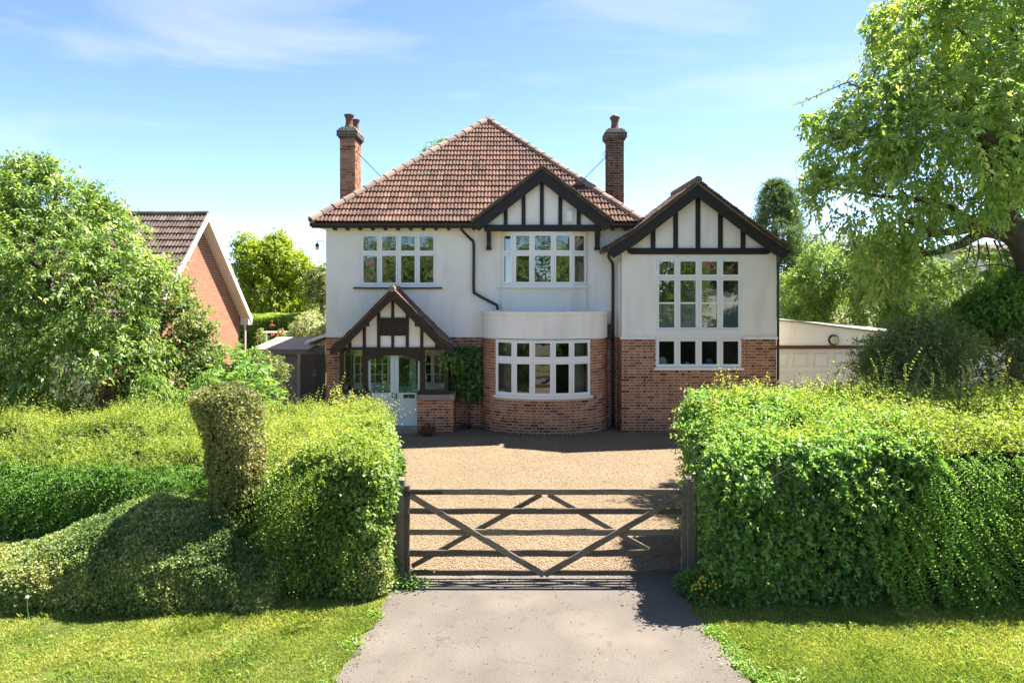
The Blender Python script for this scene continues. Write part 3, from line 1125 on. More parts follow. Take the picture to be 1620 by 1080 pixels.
gutter(mb, EA.x - .02, GX - 1.80, 18.47, 5.565)
gutter(mb, GX + 1.84, EB.x + .02, 18.47, 5.565)
mb.box(EA.x, GX - 1.72, 18.485, 18.505, 5.44, 5.55)
mb.box(GX + 1.72, EB.x, 18.485, 18.505, 5.44, 5.55)
mb.build('gutter', BLACK, house)
mb = MB()
mb.box(EA.x, EB.x, 18.51, 18.775, 5.50, 5.535)
mb.box(EA.x, XL, 18.776, 28.2, 5.50, 5.535)
mb.box(3.41, EB.x, 18.776, 28.2, 5.50, 5.535)
mb.build('soffit', FRAME, house)
x = XL + .28
while x < 3.3:
    if not (GX - 1.6 < x < GX + 1.6):
        m = MB()
        m.prism([(x - .032, 5.40), (x + .032, 5.40), (x + .032, 5.498), (x - .032, 5.498)], 18.52, 18.77)
        m.build('rafter_foot', TIMBER, house)
    x += .345
m = MB()
m.box(EB.x - .16, EB.x - .05, 18.45, 18.62, 5.05, 5.43)
m.build('corner_bracket', TIMBER, house)


# --- downpipes
def pipe(pts, r=.038, name='downpipe', label=None):
    m = MB()
    m.tube(tube_smooth(pts, 4), r, 10)
    return m.build(name, BLACK, house, smooth=True, label=label)


yp = YM - .10
pipe([(xa(730, 18.42), 18.42, 5.48), (xa(731, 18.45), 18.43, 5.38), (xa(744, yp), yp - .02, 5.17), (xa(749, yp), yp, 5.05), (xa(749.5, yp), yp, 4.6), (xa(749.5, yp), yp, 3.78),
      (xa(753, yp), yp, 3.66), (xa(781, yp), yp - .02, 3.40), (xa(786.5, yp), yp - .04, 3.34), (xa(787, yp), yp - .05, 3.225)])
yq = YM - .09
pd = pipe([(xa(964, 18.0), 17.95, 4.78), (xa(963, 18.0), 18.0, 4.66), (xa(967, 18.3), 18.4, 4.55), (xa(969.5, yq), yq, 4.38), (xa(969.5, yq), yq, 3.0), (xa(969.5, yq), yq, 1.5), (xa(969.8, yq), yq, .05)], .042)
m = MB()
hx, hy = xa(963, YM - .2), YM - .2
m.prism([(hx - .05, 2.62), (hx + .05, 2.62), (hx + .10, 2.74), (hx + .10, 2.84), (hx - .10, 2.84), (hx - .10, 2.74)], hy - .08, hy + .08)
m.tube(tube_smooth([(hx, hy, 2.63), (hx, hy, 2.5), (hx + .06, hy, 2.43), (xa(969.5, yq), yq, 2.36)], 4), .035, 8)
m.build('rainwater_hopper', BLACK, pd)
pipe([(7.10, 17.95, 4.72), (7.09, 18.0, 4.60), (7.05, 18.06, 4.42), (7.045, 18.08, 4.2), (7.045, 18.08, 2.0), (7.045, 18.08, .04)], .035)
m = MB()
m.tube([(2.45, 17.78, 4.80), (2.45, 18.75, 4.80)], .055, 10)
m.build('gutter', BLACK, house)
m = MB()
m.tube([(7.20, 17.78, 4.76), (7.20, 20.6, 4.76)], .055, 10)
m.build('gutter', BLACK, house)

# --- chimneys
CH = []


def chimney(x0, x1, y0, y1, zt, pots, seed, shaft):
    m = MB()
    zb = 5.0
    m.box(x0, x1, y0, y1, zb, zt - .30)
    m.box(x0 - .035, x1 + .035, y0 - .035, y1 + .035, zt - .30, zt - .24)
    m.box(x0 - .08, x1 + .08, y0 - .08, y1 + .08, zt - .24, zt - .07)
    m.box(x0 - .04, x1 + .04, y0 - .04, y1 + .04, zt - .07, zt)
    ch = m.build('chimney', STONE, house)
    j, jc = MB(), MB()
    ring = [(x0, y0), (x1, y0), (x1, y1), (x0, y1), (x0, y0)]
    for k in range(4):
        (ax_, ay_), (bx_, by_) = ring[k], ring[k + 1]
        bricks(Path([(ax_, ay_), (bx_, by_)]), zb + 1.2 if k == 0 else zb + .3, zt - .31, [], j, ch, seed=seed + k, pick=False, depth=.02, soiled=False)
        rr = random.Random(seed + 9 + k)
        dx, dy = (bx_ - ax_), (by_ - ay_)
        for (off, za_, zb_) in ((.035, zt - .30, zt - .24), (.08, zt - .235, zt - .16), (.08, zt - .155, zt - .075)):
            e = off
            L = math.hypot(dx, dy)
            ux, uy = dx / L, dy / L
            bricks(Path([(ax_ - ux * e + uy * e, ay_ - uy * e - ux * e), (bx_ + ux * e + uy * e, by_ + uy * e - ux * e)]), za_, zb_, [], jc, ch, seed=seed + 20 + k, pick=False, depth=.02, soiled=False)
    j.build('brick', shaft, ch, kind='stuff')
    jc.build('cap_brick', SOOTCAP, ch, kind='stuff')
    m = MB()
    m.box(x0 + .02, x1 - .02, y0 + .02, y1 - .02, zt + .001, zt + .05)
    m.build('chimney_flaunching', STONE, ch)
    for (px_, py_, r, h) in pots:
        m = MB()
        m.lathe((px_, py_, zt + .03), [(r * 1.15, 0), (r * 1.1, h * .12), (r * .88, h * .3), (r * .8, h * .55), (r * .95, h * .82), (r * 1.18, h * .9), (r * 1.18, h), (r * .9, h)], 14)
        m.build('chimney_pot', POT, ch, smooth=False)
    return ch


chimney(-5.04, -4.60, 20.0, 20.78, 8.50, [(-4.83, 20.25, .125, .42), (-4.72, 20.6, .11, .36)], 30, BRICK)
chimney(2.83, 3.31, 20.2, 20.7, 8.50, [(3.08, 20.45, .13, .40)], 50, DARKBRICK)
m = MB()
m.lathe((3.08, 20.45, 8.93), [(.12, 0), (.10, .05), (.04, .10), (.001, .11)], 12)
m.build('chimney_cowl', LEAD, house)


def stay(a, b, s):
    m = MB()
    a, b = Vector(a), Vector(b)
    m.tube([a, b], .011, 6)
    pts = []
    for k in range(13):
        t = k / 12 * 1.6 * math.pi
        r = .085 * (1 - .035 * k)
        pts.append(a + Vector((s * (.0 + r * math.sin(t)), 0, .09 - r * math.cos(t))))
    m.tube(pts, .010, 6)
    m.build('chimney_stay', BLACK, house)


stay((-4.585, 20.1, za(240, 20.1)), (xa(609, 21.0), 21.0, za(286, 21.0)), 1)
stay((2.815, 20.4, za(248, 20.4)), (xa(921, 21.3), 21.3, za(286, 21.3)), -1)

# --- swan-neck lamp on the left corner
m = MB()
lx, lz = xa(515.5, 18.9), za(383.5, 18.9)
m.tube(tube_smooth([(XL + .0, 18.95, lz), (XL - .10, 18.95, lz + .02), (XL - .20, 18.95, lz + .06), (XL - .27, 18.95, lz + .03), (XL - .29, 18.95, lz - .03)], 5), .010, 6)
m.lathe((XL - .29, 18.95, lz - .10), [(.065, 0), (.06, .03), (.03, .07), (.018, .09)], 12)
m.lathe((XL, 18.95, lz - .03), [(.03, 0), (.03, .06)], 8)
lamp = m.build('swan_neck_lamp', BLACK, house)
m = MB()
m.lathe((XL - .29, 18.95, lz - .21), [(.02, 0), (.042, .02), (.05, .06), (.048, .105)], 12)
m.build('lamp_glass', LAMPGLASS, lamp, smooth=True)

# --- porch -------------------------------------------------------------------
PX = -3.115


def X(px, y=YP): return xa(px, y)
def Z(py, y=YP): return za(py, y)


# dwarf walls: rounded towards the door
for (x0, x1, s) in ((X(537), X(585), 1), (X(660), X(717), -1)):
    m = MB()
    m.box(x0 + .0, x1 - .0, YP + .003, YP + .22, 0, Z(632.5))
    xo = x0 if s == 1 else x1 - .22
    m.box(xo, xo + .22, YP + .221, YM - .002, 0, Z(632.5))
    dw = m.build('porch_dwarf_wall', MORTAR, house)
    bricks(Path([(x0, YP + .003), (x1, YP + .003)]), .003, Z(632.5), [], bj, dw, seed=60 + s, soiled=True)
    if s == 1:
        bricks(Path([(x0, YM), (x0, YP)]), .003, Z(632.5), [], bj, dw, seed=63, pick=False)
    else:
        bricks(Path([(x1, YP), (x1, YM)]), .003, Z(632.5), [], bj, dw, seed=64, pick=False)
    m = MB()
    e0, e1 = (x0 - .03, x1 + .02) if s == 1 else (x0 - .02, x1 + .03)
    m.zprism([(e0, YP - .05), (e1 - (.06 if s == 1 else 0), YP - .05), (e1, YP + .02 if s == 1 else YP - .05), (e1, YP + .27), (e0, YP + .27)] if s == 1 else
             [(e0, YP + .02), (e0 + .06, YP - .05), (e1, YP - .05), (e1, YP + .27), (e0, YP + .27)], Z(632.3), Z(624))
    m.zprism([(xo - .03, YP + .271), (xo + .25, YP + .271), (xo + .25, YM - .03), (xo - .03, YM - .03)], Z(632.3), Z(624))
    m.build('coping', STONE, dw)
# timber frame
tim = []


def timber(x0, x1, z0, z1, y0=YP, y1=YP + .12, name='porch_timber', poly=None):
    m = MB()
    if poly: m.prism(poly, y0, y1)
    else: m.box(x0, x1, y0, y1, z0, z1)
    return m.build(name, TIMBER_BROWN, house)


ZS, ZE = Z(623.8), Z(549.5)      # top of coping, tie beam top
for a, b in ((537, 541.8), (573, 580.3), (664.4, 671.8), (703, 709)):
    timber(X(a), X(b), Z(617.5) if True else 0, Z(553.4), YP + .01, YP + .13, 'porch_post')
timber(X(537), X(581), ZS + .002, Z(617.6), YP - .005, YP + .145, 'porch_sill')
timber(X(664), X(709.5), ZS + .002, Z(617.6), YP - .005, YP + .145, 'porch_sill')
for s in (0, 1):       # jamb flare
    xb = X(580.3) if s == 0 else X(664.4)
    d = .085 if s == 0 else -.085
    timber(0, 0, 0, 0, YP + .0, YP + .14, 'jamb_foot', [(xb, Z(623.6)), (xb + d, Z(623.6)), (xb + d * .9, Z(621)), (xb + d * .45, Z(617.6)), (xb, Z(616))])
timber(X(537), X(709.5), Z(553.3), ZE, YP - .012, YP + .13, 'tie_beam')
arch = []
for k in range(17):
    t = k / 16
    arch.append((X(580.4) + (X(664.3) - X(580.4)) * t, Z(572) + (Z(562) - Z(572)) * (math.sin(math.pi * t) ** .7)))
timber(0, 0, 0, 0, YP + .0, YP + .11, 'arched_lintel', arch + [(X(664.3), Z(553.4)), (X(580.4), Z(553.4))])
# gable infill
m = MB()
m.prism([(PX - 1.30, ZE + .002), (PX + 1.30, ZE + .002), (PX + .02, 3.60), (PX - .02, 3.60)], YP + .05, YP + .11)
m.build('porch_gable_panel', RENDER, house)
for px in (553, 576, 598.8, 621, 644, 667, 690.6):
    x = X(px)
    top = 3.58 - abs(x - PX) * .985 - .02
    if abs(px - 621) < 1:
        timber(x - .037, x + .037, Z(503.3), top, YP + .015, YP + .048, 'gable_stud')
        timber(x - .037, x + .037, ZE + .002, Z(530.5), YP + .015, YP + .048, 'gable_stud')
    else:
        timber(x - .04, x + .04, ZE + .002, top, YP + .015, YP + .048, 'gable_stud')
xa1, xa2 = X(598.8) + .041, X(644) - .041
timber(xa1, xa2, Z(506), Z(502.6), YP + .013, YP + .046, 'gable_rail')
timber(xa1, xa2, Z(531), Z(528), YP + .013, YP + .046, 'gable_rail')
pl_ = timber(xa1, xa2, Z(527.9), Z(506.1), YP + .03, YP + .048, 'carved_panel')
m = MB()
m.box(xa1 + .05, xa2 - .05, YP + .018, YP + .029, Z(524.5), Z(522.5))
m.box(xa1 + .05, xa2 - .05, YP + .018, YP + .029, Z(511.0), Z(509.2))
m.box(xa1 + .05, xa1 + .08, YP + .018, YP + .029, Z(522.4), Z(511.1))
m.box(xa2 - .08, xa2 - .05, YP + .018, YP + .029, Z(522.4), Z(511.1))
m.build('panel_moulding', TIMBER_BROWN, pl_)
pl = [(PX - 1.60, 2.23), (PX - 1.22, 2.53), (PX, 3.75), (PX + 1.22, 2.53), (PX + 1.60, 2.23)]
for seg in (pl[:3], pl[2:]):
    m = MB()
    barge(m, seg, 17.70, 17.745, .235)
    m.build('bargeboard', TIMBER_BROWN, house)
for s in (-1, 1):
    m = MB()
    x = PX + s * .63
    z = 3.75 - .63 - .235
    m.box(x - .04, x + .04, 17.69, 17.76, z - .06, z + .03)
    m.build('barge_peg', TIMBER_BROWN, house)
m = MB()
roof_slab(m, pl, 17.69, YM - .03, .03)
porch_roof = m.build('porch_roof', MOSSTILE, house)
m = MB()
for k in range(7):
    verge_tiles(m, [(x, z + .03) for x, z in pl], 17.66 + k * .167, 80 + k, w=.1, th=.016, dep=.163)
m.build('roof_tile', MOSSTILE, porch_roof, kind='stuff')
m = MB()
for k in range(3):
    m.tube([(PX, 17.65 + k * .38, 3.80), (PX, 17.65 + k * .38 + .37, 3.80)], [.085, .08], 10)
m.build('ridge_tile', RIDGE, porch_roof, kind='stuff')
m = MB()
m.box(X(541), X(705), YP + .12, YM - .03, Z(549) + .03, Z(549) + .06)
m.build('porch_ceiling', CREAM, house)
# doors
dz0, dzm, dzt = Z(674.5), Z(633.5), 2.08
DY = YP + .10
step_ = MB()
step_.box(X(584), X(661), DY - .16, YM, 0, dz0 - .012)
step_.build('doorstep', STONE, house)
for k, (a, b) in enumerate(((X(582.0), X(622.9)), (X(623.2), X(663.5)))):
    m = MB()
    sw_ = .105
    w0, w1 = (X(585) if k == 0 else a), (b if k == 0 else X(660))
    gz = Z(622)
    m.box(a, a + (sw_ if k == 1 else .05), DY, DY + .045, gz, dzt)
    m.box(b - (sw_ if k == 0 else .05), b, DY, DY + .045, gz, dzt)
    m.box(a + .05, b - .05, DY + .001, DY + .044, dzt - .06, dzt)
    m.box(w0, w1, DY - .002, DY + .045, dzm, gz - .001)
    m.box(w0, w0 + .09, DY, DY + .045, dz0, dzm - .001)
    m.box(w1 - .09, w1, DY, DY + .045, dz0, dzm - .001)
    m.box(w0 + .091, w1 - .091, DY, DY + .045, dz0, dz0 + .15)
    m.box(w0 + .091, w1 - .091, DY + .015, DY + .04, dz0 + .151, dzm - .002)
    d = m.build('porch_door', DOORPAINT, house)
    g = MB()
    g.quad((a + .04, DY + .02, gz - .01), (b - .04, DY + .02, gz - .01), (b - .04, DY + .02, dzt - .05), (a + .04, DY + .02, dzt - .05))
    g.build('pane', GLASS, d)
    h = MB()
    hx = b - .045 if k == 0 else a + .045
    h.box(hx - .011, hx + .011, DY - .03, DY - .004, Z(632), Z(622.6))
    h.build('handle', BLACK, d)
    if k == 1:
        h = MB()
        h.box(X(637.5), X(655), DY - .014, DY - .004, Z(630.5), Z(624.5))
        h.build('letterbox', BLACK, d)
# porch side glazing
for a, b in ((541.8, 573), (671.8, 703)):
    g = MB()
    g.quad((X(a), YP + .07, Z(617.6)), (X(b), YP + .07, Z(617.6)), (X(b), YP + .07, Z(553.4)), (X(a), YP + .07, Z(553.4)))
    g.build('porch_pane', GLASS, house)
# right flank: post against the wall, rail and side glass
for xs in (X(537) + .05, X(709) - .05):
    m = MB()
    m.box(xs - .05, xs + .05, YM - .10, YM - .03, ZS + .002, ZE - .02)
    m.box(xs - .05, xs + .05, YP + .146, YM - .101, ZE - .11, ZE - .02)
    m.box(xs - .05, xs + .05, YP + .146, YM - .101, ZS + .002, ZS + .07)
    m.build('porch_side_frame', TIMBER_BROWN, house)
    g = MB()
    g.quad((xs, YP + .14, ZS + .07), (xs, YM - .1, ZS + .07), (xs, YM - .1, ZE - .11), (xs, YP + .14, ZE - .11))
    g.build('porch_pane', GLASS, house)
# inner front wall seen through the porch: white boards, two small-paned windows and the inner door
m = MB()
yi = YM + .03
xd0, xd1 = X(622, YM), X(655, YM)
m.box(PO[0], xd0 - .05, yi, yi + .05, 0, 1.15)
m.box(xd1 + .05, PO[1], yi, yi + .05, 0, 1.15)
m.box(PO[0], PO[1], yi, yi + .05, 2.02, PO[3])
for k in range(1, 8):
    m.box(PO[0], xd0 - .05, yi - .012, yi - .001, k * .14, k * .14 + .13)
    m.box(xd1 + .05, PO[1], yi - .012, yi - .001, k * .14, k * .14 + .13)
m.build('porch_inner_wall', FRAME, house)


def small_window(x0, x1):
    m = MB()
    z0, z1 = 1.152, 2.018
    nx = max(2, round((x1 - x0) / .2))
    m.box(x0, x0 + .06, yi - .01, yi + .05, z0, z1)
    m.box(x1 - .06, x1, yi - .01, yi + .05, z0, z1)
    m.box(x0 + .061, x1 - .061, yi - .01, yi + .05, z0, z0 + .06)
    m.box(x0 + .061, x1 - .061, yi - .01, yi + .05, z1 - .06, z1)
    for i in range(1, nx):
        x = x0 + (x1 - x0) * i / nx
        w = .05 if i == nx // 2 else .014
        m.box(x - w, x + w, yi - .006, yi + .03, z0 + .061, z1 - .061)
    for j in (1, 2):
        z = z0 + (z1 - z0) * j / 3
        m.box(x0 + .061, x1 - .061, yi - .004, yi + .028, z - .013, z + .013)
    o = m.build('porch_inner_window', FRAME, house)
    g = MB()
    g.quad((x0 + .05, yi + .02, z0 + .05), (x1 - .05, yi + .02, z0 + .05), (x1 - .05, yi + .02, z1 - .05), (x0 + .05, yi + .02, z1 - .05))
    g.build('pane', GLASS, o)


small_window(PO[0] + .04, xd0 - .1)
small_window(xd1 + .1, PO[1] - .02)
m = MB()
m.box(xd0 - .05, xd0 + .05, yi - .02, yi + .05, .0, 2.018)
m.box(xd1 - .05, xd1 + .05, yi - .02, yi + .05, .0, 2.018)
m.box(xd0 + .051, xd1 - .051, yi, yi + .045, .1, 1.12)
m.box(xd0 + .051, xd1 - .051, yi, yi + .045, 1.9, 2.018)
m.box(xd0 + .051, xd0 + .13, yi, yi + .045, 1.121, 1.899)
m.box(xd1 - .13, xd1 - .051, yi, yi + .045, 1.121, 1.899)
o = m.build('inner_door', DOORPAINT, house)
g = MB()
g.quad((xd0 + .12, yi + .02, 1.1), (xd1 - .12, yi + .02, 1.1), (xd1 - .12, yi + .02, 1.9), (xd0 + .12, yi + .02, 1.9))
g.build('pane', GLASS, o)

# --- brickwork: 300 whole bricks as single objects, the rest joined per wall
joined_by = {}
vis = []
for b in BRICK_ALL:
    x, y, z, ang, tint, par, nn = b[:7]
    hidden = (x > xa(1085, y) and z < 1.35) or (x < xa(634, y) and y < 18.5 and z < .75) or x < -4.6
    vis.append((y + (50 if hidden else 0) + (0 if z > .3 else 2), b))
vis.sort(key=lambda t: t[0])
BMESH = []
for i in range(8):
    q = MB()
    q.box(-.106, .106, -.003, .045, -.03075, .03075, (i + .5) / 8)
    BMESH.append(q.mesh('brick', BRICK))
for k, (d, b) in enumerate(vis):
    x, y, z, ang, tint, par, nn, joined, sm, ln, zz, zt, proud, depth = b
    if k < 300:
        o = bpy.data.objects.new('brick', BMESH[min(7, int(tint * 8))])
        link(o, par, (x, y, z))
        o.rotation_euler = (random.uniform(-.01, .01), 0, ang + random.uniform(-.008, .008))
    else:
        t = (math.cos(ang), math.sin(ang), 0)
        joined.lbox((x, y, 0), t, (nn.x, nn.y, 0), -ln / 2, ln / 2, zz, zt, -depth, proud + random.uniform(-.002, .002), tint)
bj.build('brick', BRICK, main_brick, kind='stuff')


# --- curtains, blinds and things on the sills (they hang or stand inside)
def curtain(p0, p1, z0, z1, label, waves=5, depth=.03):
    p0, p1 = Vector((*p0, 0)), Vector((*p1, 0))
    u = (p1 - p0)
    n = Vector((u.y, -u.x, 0)).normalized()
    m = MB()
    K = waves * 8
    vs, fs = [], []
    for i in range(K + 1):
        t = i / K
        p = p0 + u * t + n * depth * math.sin(t * waves * 2 * math.pi + .4 * math.sin(9 * t))
        vs += [(p.x, p.y, z0), (p.x, p.y, z1)]
    for i in range(K):
        fs.append((2 * i, 2 * i + 2, 2 * i + 3, 2 * i + 1))
    m.add(vs, fs)
    o = m.build('curtain', CURTAIN, smooth=True)
    tag(o, label, 'curtain', 'beige curtains behind the panes')


curtain((BP[0][0] + .12, BP[0][1] + .28), (BP[1][0] + .0, BP[1][1] + .22), BZ0 + .06, BZ1, 'beige curtain at the left end of the curved ground floor bay window')
curtain((BP[4][0] - .02, BP[4][1] + .22), (BP[5][0] - .12, BP[5][1] + .28), BZ0 + .06, BZ1, 'beige curtain at the right end of the curved ground floor bay window')
curtain((UP[0][0] + .05, UP[0][1] + .2), (UP[1][0] + .06, UP[1][1] + .14), ZU + .03, 5.34, 'beige curtain at the left end of the upper window under the gable', 4)
curtain((UP[4][0] - .06, UP[4][1] + .14), (UP[5][0] - .05, UP[5][1] + .2), ZU + .03, 5.34, 'beige curtain at the right end of the upper window under the gable', 4)
curtain((W_L[0] + .05, YM + .32), (W_L[0] + .32, YM + .32), W_L[2] + .03, W_L[3], 'narrow pale curtain at the left end of the bedroom window above the porch', 3)
m = MB()
for i in range(4):
    m.box(wx[i] + .02, wx[i + 1] - .02, YW + .06, YW + .065, za(521, YW), za(479, YW))
o = m.build('cafe_blind', BLIND)
tag(o, 'grey green half height blind behind the tall wing window', 'blind')
m = MB()
m.lathe((0, 0, 0), [(.12, -.012), (.125, 0), (.10, .01), (.02, .016)], 18)
o = m.build('display_plate', FRAME)
o.rotation_euler = (math.radians(78), 0, 0)
o.location = (xa(1048, 18.35), 18.36, WW[2] + .17)
tag(o, 'round white plate propped on the sill of the lower wing window', 'plate')
m = MB()
m.lathe((xa(1087, 18.35), 18.36, WW[2] + .035), [(.05, 0), (.055, .03), (.06, .12), (.055, .12)], 14)
o = m.build('plant_jar', FRAME)
tag(o, 'small white jar standing on the sill of the lower wing window', 'jar')
m = MB()
m.lathe((xa(1122, 18.35), 18.38, WW[2] + .035), [(.04, 0), (.10, .05), (.12, .12), (.07, .2), (.05, .21)], 16)
o = m.build('blue_vase', mat('pale_blue_glaze', [(0, (.25, .33, .42)), (1, (.35, .43, .52))], rough=.3, tint=0, nscale=3, namt=.5))
tag(o, 'round pale blue vase on the sill of the lower wing window', 'vase')

# ------------------------------------------------------------------ garage
GY = 19.0
garage = thing('garage', (9.2, GY, 0), 'low white garage with cream panelled door beside the right end of the house', 'garage')
gx0, gx1, gxe = XR + .06, 9.45, 11.6
top = [(gx0, 2.93), (8.0, 2.85), (9.0, 2.72), (10.0, 2.60), (gxe, 2.50)]
m = MB()
m.prism([(gx0, 2.225)] + [(gxe, 2.225)] + top[::-1], GY, GY + .2)
m.box(gx0, gx0 + .12, GY, GY + .2, 0, 2.13)
m.box(gx1 + .06, gxe, GY, GY + .2, 0, 2.13)
m.box(gxe - .2, gxe, GY + .2, 24.5, 0, 2.5)
m.build('wall', RENDER, garage)
m = MB()
m.box(gx0 - .0, gxe, GY - .03, GY + .2, 2.132, 2.223)
m.build('fascia_strip', BROWNPAINT, garage)
m = MB()
for i in range(len(top) - 1):
    (a, c), (b, d) = top[i], top[i + 1]
    m.add([(x, y, z) for x, zz in ((a, c), (b, d)) for y in (GY - .06, 24.6) for z in (zz + .003, zz + .055)], MB.BOXF)
m.build('roof', FELT, garage)
door = MB()
door.box(gx0 + .13, gx1 + .05, GY + .08, GY + .12, .02, 2.12)
dr = door.build('door', CREAM, garage)
nc = 4
for r in range(4):
    for c in range(nc):
        w = (gx1 - gx0 - .12) / nc
        a = gx0 + .16 + c * w + .06
        z = .12 + r * .5
        m = MB()
        b = a + w - .14
        m.box(a, b, GY + .062, GY + .078, z, z + .02)
        m.box(a, b, GY + .062, GY + .078, z + .36, z + .38)
        m.box(a, a + .02, GY + .062, GY + .078, z + .021, z + .359)
        m.box(b - .02, b, GY + .062, GY + .078, z + .021, z + .359)
        m.box(a + .05, b - .05, GY + .070, GY + .079, z + .05, z + .33)
        m.build('panel', CREAM, dr)
c = at(1318.5, 537.5, GY - .01)
m = MB()
m.lathe((0, 0, 0), [(.145, 0), (.15, .03), (.135, .06), (.12, .065)], 24)
o = m.build('round_lamp', BLACK, garage)
o.rotation_euler = (math.pi / 2, 0, 0)
o.location = Vector((c.x, GY - .001, c.z)) - wloc(garage)
WLOC[o.name] = Vector((c.x, GY, c.z))
m = MB()
m.lathe((0, 0, .05), [(.118, 0), (.112, .03), (.08, .06), (.03, .075)], 24)
lg = m.build('lamp_cover', LAMPGLASS, None, smooth=True)
lg.parent = o
lg.location = (0, 0, 0)

# ------------------------------------------------------------------ field gate and its posts
GD = 9.0
gate = thing('field_gate', (.45, GD, 0), 'weathered timber five bar field gate closed across the drive', 'gate')
gxl, gxr = xa(645, GD), xa(1086, GD)


def plank(p0, p1, hw, hd, ydir=(0, 1, 0), seg=10, wob=.004, seed=0, chamf=.006, tint=None):
    """sawn bar from p0 to p1 (in x,z) with slightly wandering edges; hw half height, hd half thickness"""
    rr = random.Random(seed)
    p0, p1 = Vector(p0), Vector(p1)
    d = (p1 - p0).normalized()
    up = Vector((0, 1, 0)).cross(d) * -1
    if up.z < 0 or abs(up.z) < 1e-3 and up.x < 0: up = -up
    yv = Vector((0, 1, 0))
    m = MB()
    m.tint = rr.random() if tint is None else tint
    vs, fs = [], []
    for i in range(seg + 1):
        c = p0.lerp(p1, i / seg) + up * rr.uniform(-wob, wob) + yv * rr.uniform(-wob, wob) * .5
        a, b = hw + rr.uniform(-wob, wob) * .6, hd + rr.uniform(-wob, wob) * .3
        k = chamf
        for (s, t) in ((-a, -b + k), (-a + k, -b), (a - k, -b), (a, -b + k), (a, b - k), (a - k, b), (-a + k, b), (-a, b - k)):
            vs.append(c + up * s + yv * t)
    for i in range(seg):
        for k in range(8):
            k2 = (k + 1) % 8
            fs.append((i * 8 + k, i * 8 + k2, (i + 1) * 8 + k2, (i + 1) * 8 + k))
    fs.append(tuple(range(7, -1, -1)))
    fs.append(tuple(range(seg * 8, seg * 8 + 8)))
    m.add(vs, fs, m.tint)
    return m


def gp(px, py, dy=0): return Vector((xa(px, GD), GD + dy, za(py, GD)))


for k, (yt, yb_) in enumerate(((772.5, 782), (803, 812.5), (836, 846), (869, 879.5), (900.5, 909.5))):
    yc = (yt + yb_) / 2
    sag = .6 if k in (1, 2) else .3
    a, b = gp(648.5, yc), gp(1079, yc + sag)
    plank(a, b, (yb_ - yt) / 2 / 120, .013 if k else .021, seg=16, seed=k, wob=.004).build('rail', GATEWOOD, gate)
plank(gp(644.8, 914, 0), gp(644.8, 767.5), .030, .034, seed=21, seg=8).build('stile', GATEWOOD, gate)
plank(gp(1082, 911.5), gp(1082, 768), .036, .034, seed=22, seg=8).build('stile', GATEWOOD, gate)
plank(gp(649, 782), gp(860, 907), .040, .011, seed=23, seg=8, wob=.002).build('brace', GATEWOOD, gate).location.y -= .036
plank(gp(1078, 782), gp(862, 907), .040, .011, seed=24, seg=8, wob=.002).build('brace', GATEWOOD, gate).location.y -= .036
plank(gp(651, 897), gp(856, 783), .034, .011, seed=25, seg=8, wob=.002).build('brace', GATEWOOD, gate).location.y += .036
plank(gp(1077, 899), gp(868, 783), .034, .011, seed=26, seg=8, wob=.002).build('brace', GATEWOOD, gate).location.y += .036
m = MB()
for (px, py) in ((700, 905), (760, 777), (870, 841), (980, 874), (690, 874), (1040, 905), (930, 808), (800, 777), (700, 777)):
    p = gp(px, py, -.026)
    m.tube([p, p + Vector((0, -.012, 0))], .007, 8)
m.build('bolt', BLACK, gate, kind='stuff')
m = MB()
m.box(xa(640.5, GD), xa(700, GD), GD - .038, GD - .0335, za(779.5, GD), za(775.5, GD))
m.tube([gp(641, 774, -.036), gp(641, 783, -.036)], .012, 8)
m.build('hinge_strap', BLACK, gate)


def gate_post(px0, px1, ytop, Y, depth, label, seed, lean=0.):
    t = thing('gate_post', (xa((px0 + px1) / 2, Y), Y + depth / 2, 0), label, 'gate post')
    rr = random.Random(seed)
    x0, x1 = xa(px0, Y), xa(px1, Y)
    m = MB()
    m.tint = rr.random()
    zt = za(ytop, Y)
    vs, fs = [], []
    N_ = 10
    for i in range(N_ + 1):
        z = -.1 + (zt + .1) * i / N_
        w = lambda: rr.uniform(-.005, .005)
        e = .012
        a, b, c_, d = x0 + w(), x1 + w(), Y + w(), Y + depth + w()
        ln = lean * i / N_
        for (x, y) in ((a, c_ + e), (a + e, c_), (b - e, c_), (b, c_ + e), (b, d - e), (b - e, d), (a + e, d), (a, d - e)):
            vs.append((x + ln, y, z + (rr.uniform(-.006, .01) if i == N_ else 0)))
    for i in range(N_):
        for k in range(8):
            k2 = (k + 1) % 8
            fs.append((i * 8 + k, i * 8 + k2, (i + 1) * 8 + k2, (i + 1) * 8 + k))
    fs.append(tuple(range(N_ * 8, N_ * 8 + 8)))
    m.add(vs, fs)
    m.build('post', POSTWOOD, t)
    return t


gate_post(622, 639.8, 759, 8.96, .17, 'weathered oak post at the left hinge end of the field gate, beside the hedge', 4)
t = gate_post(1087.5, 1102, 757, 8.95, .17, 'grey split oak gate post with metal catch at the right end of the field gate', 5, .0)
m = MB()
p = at(1097, 772, 8.94)
m.tube(tube_smooth([p + Vector((.01, 0, .05)), p + Vector((.03, -.01, .03)), p + Vector((.015, -.012, -.02)), p + Vector((-.012, -.012, -.05)), p + Vector((-.02, 0, -.05))], 4), .007, 6)
m.build('gate_catch', LEAD, t)

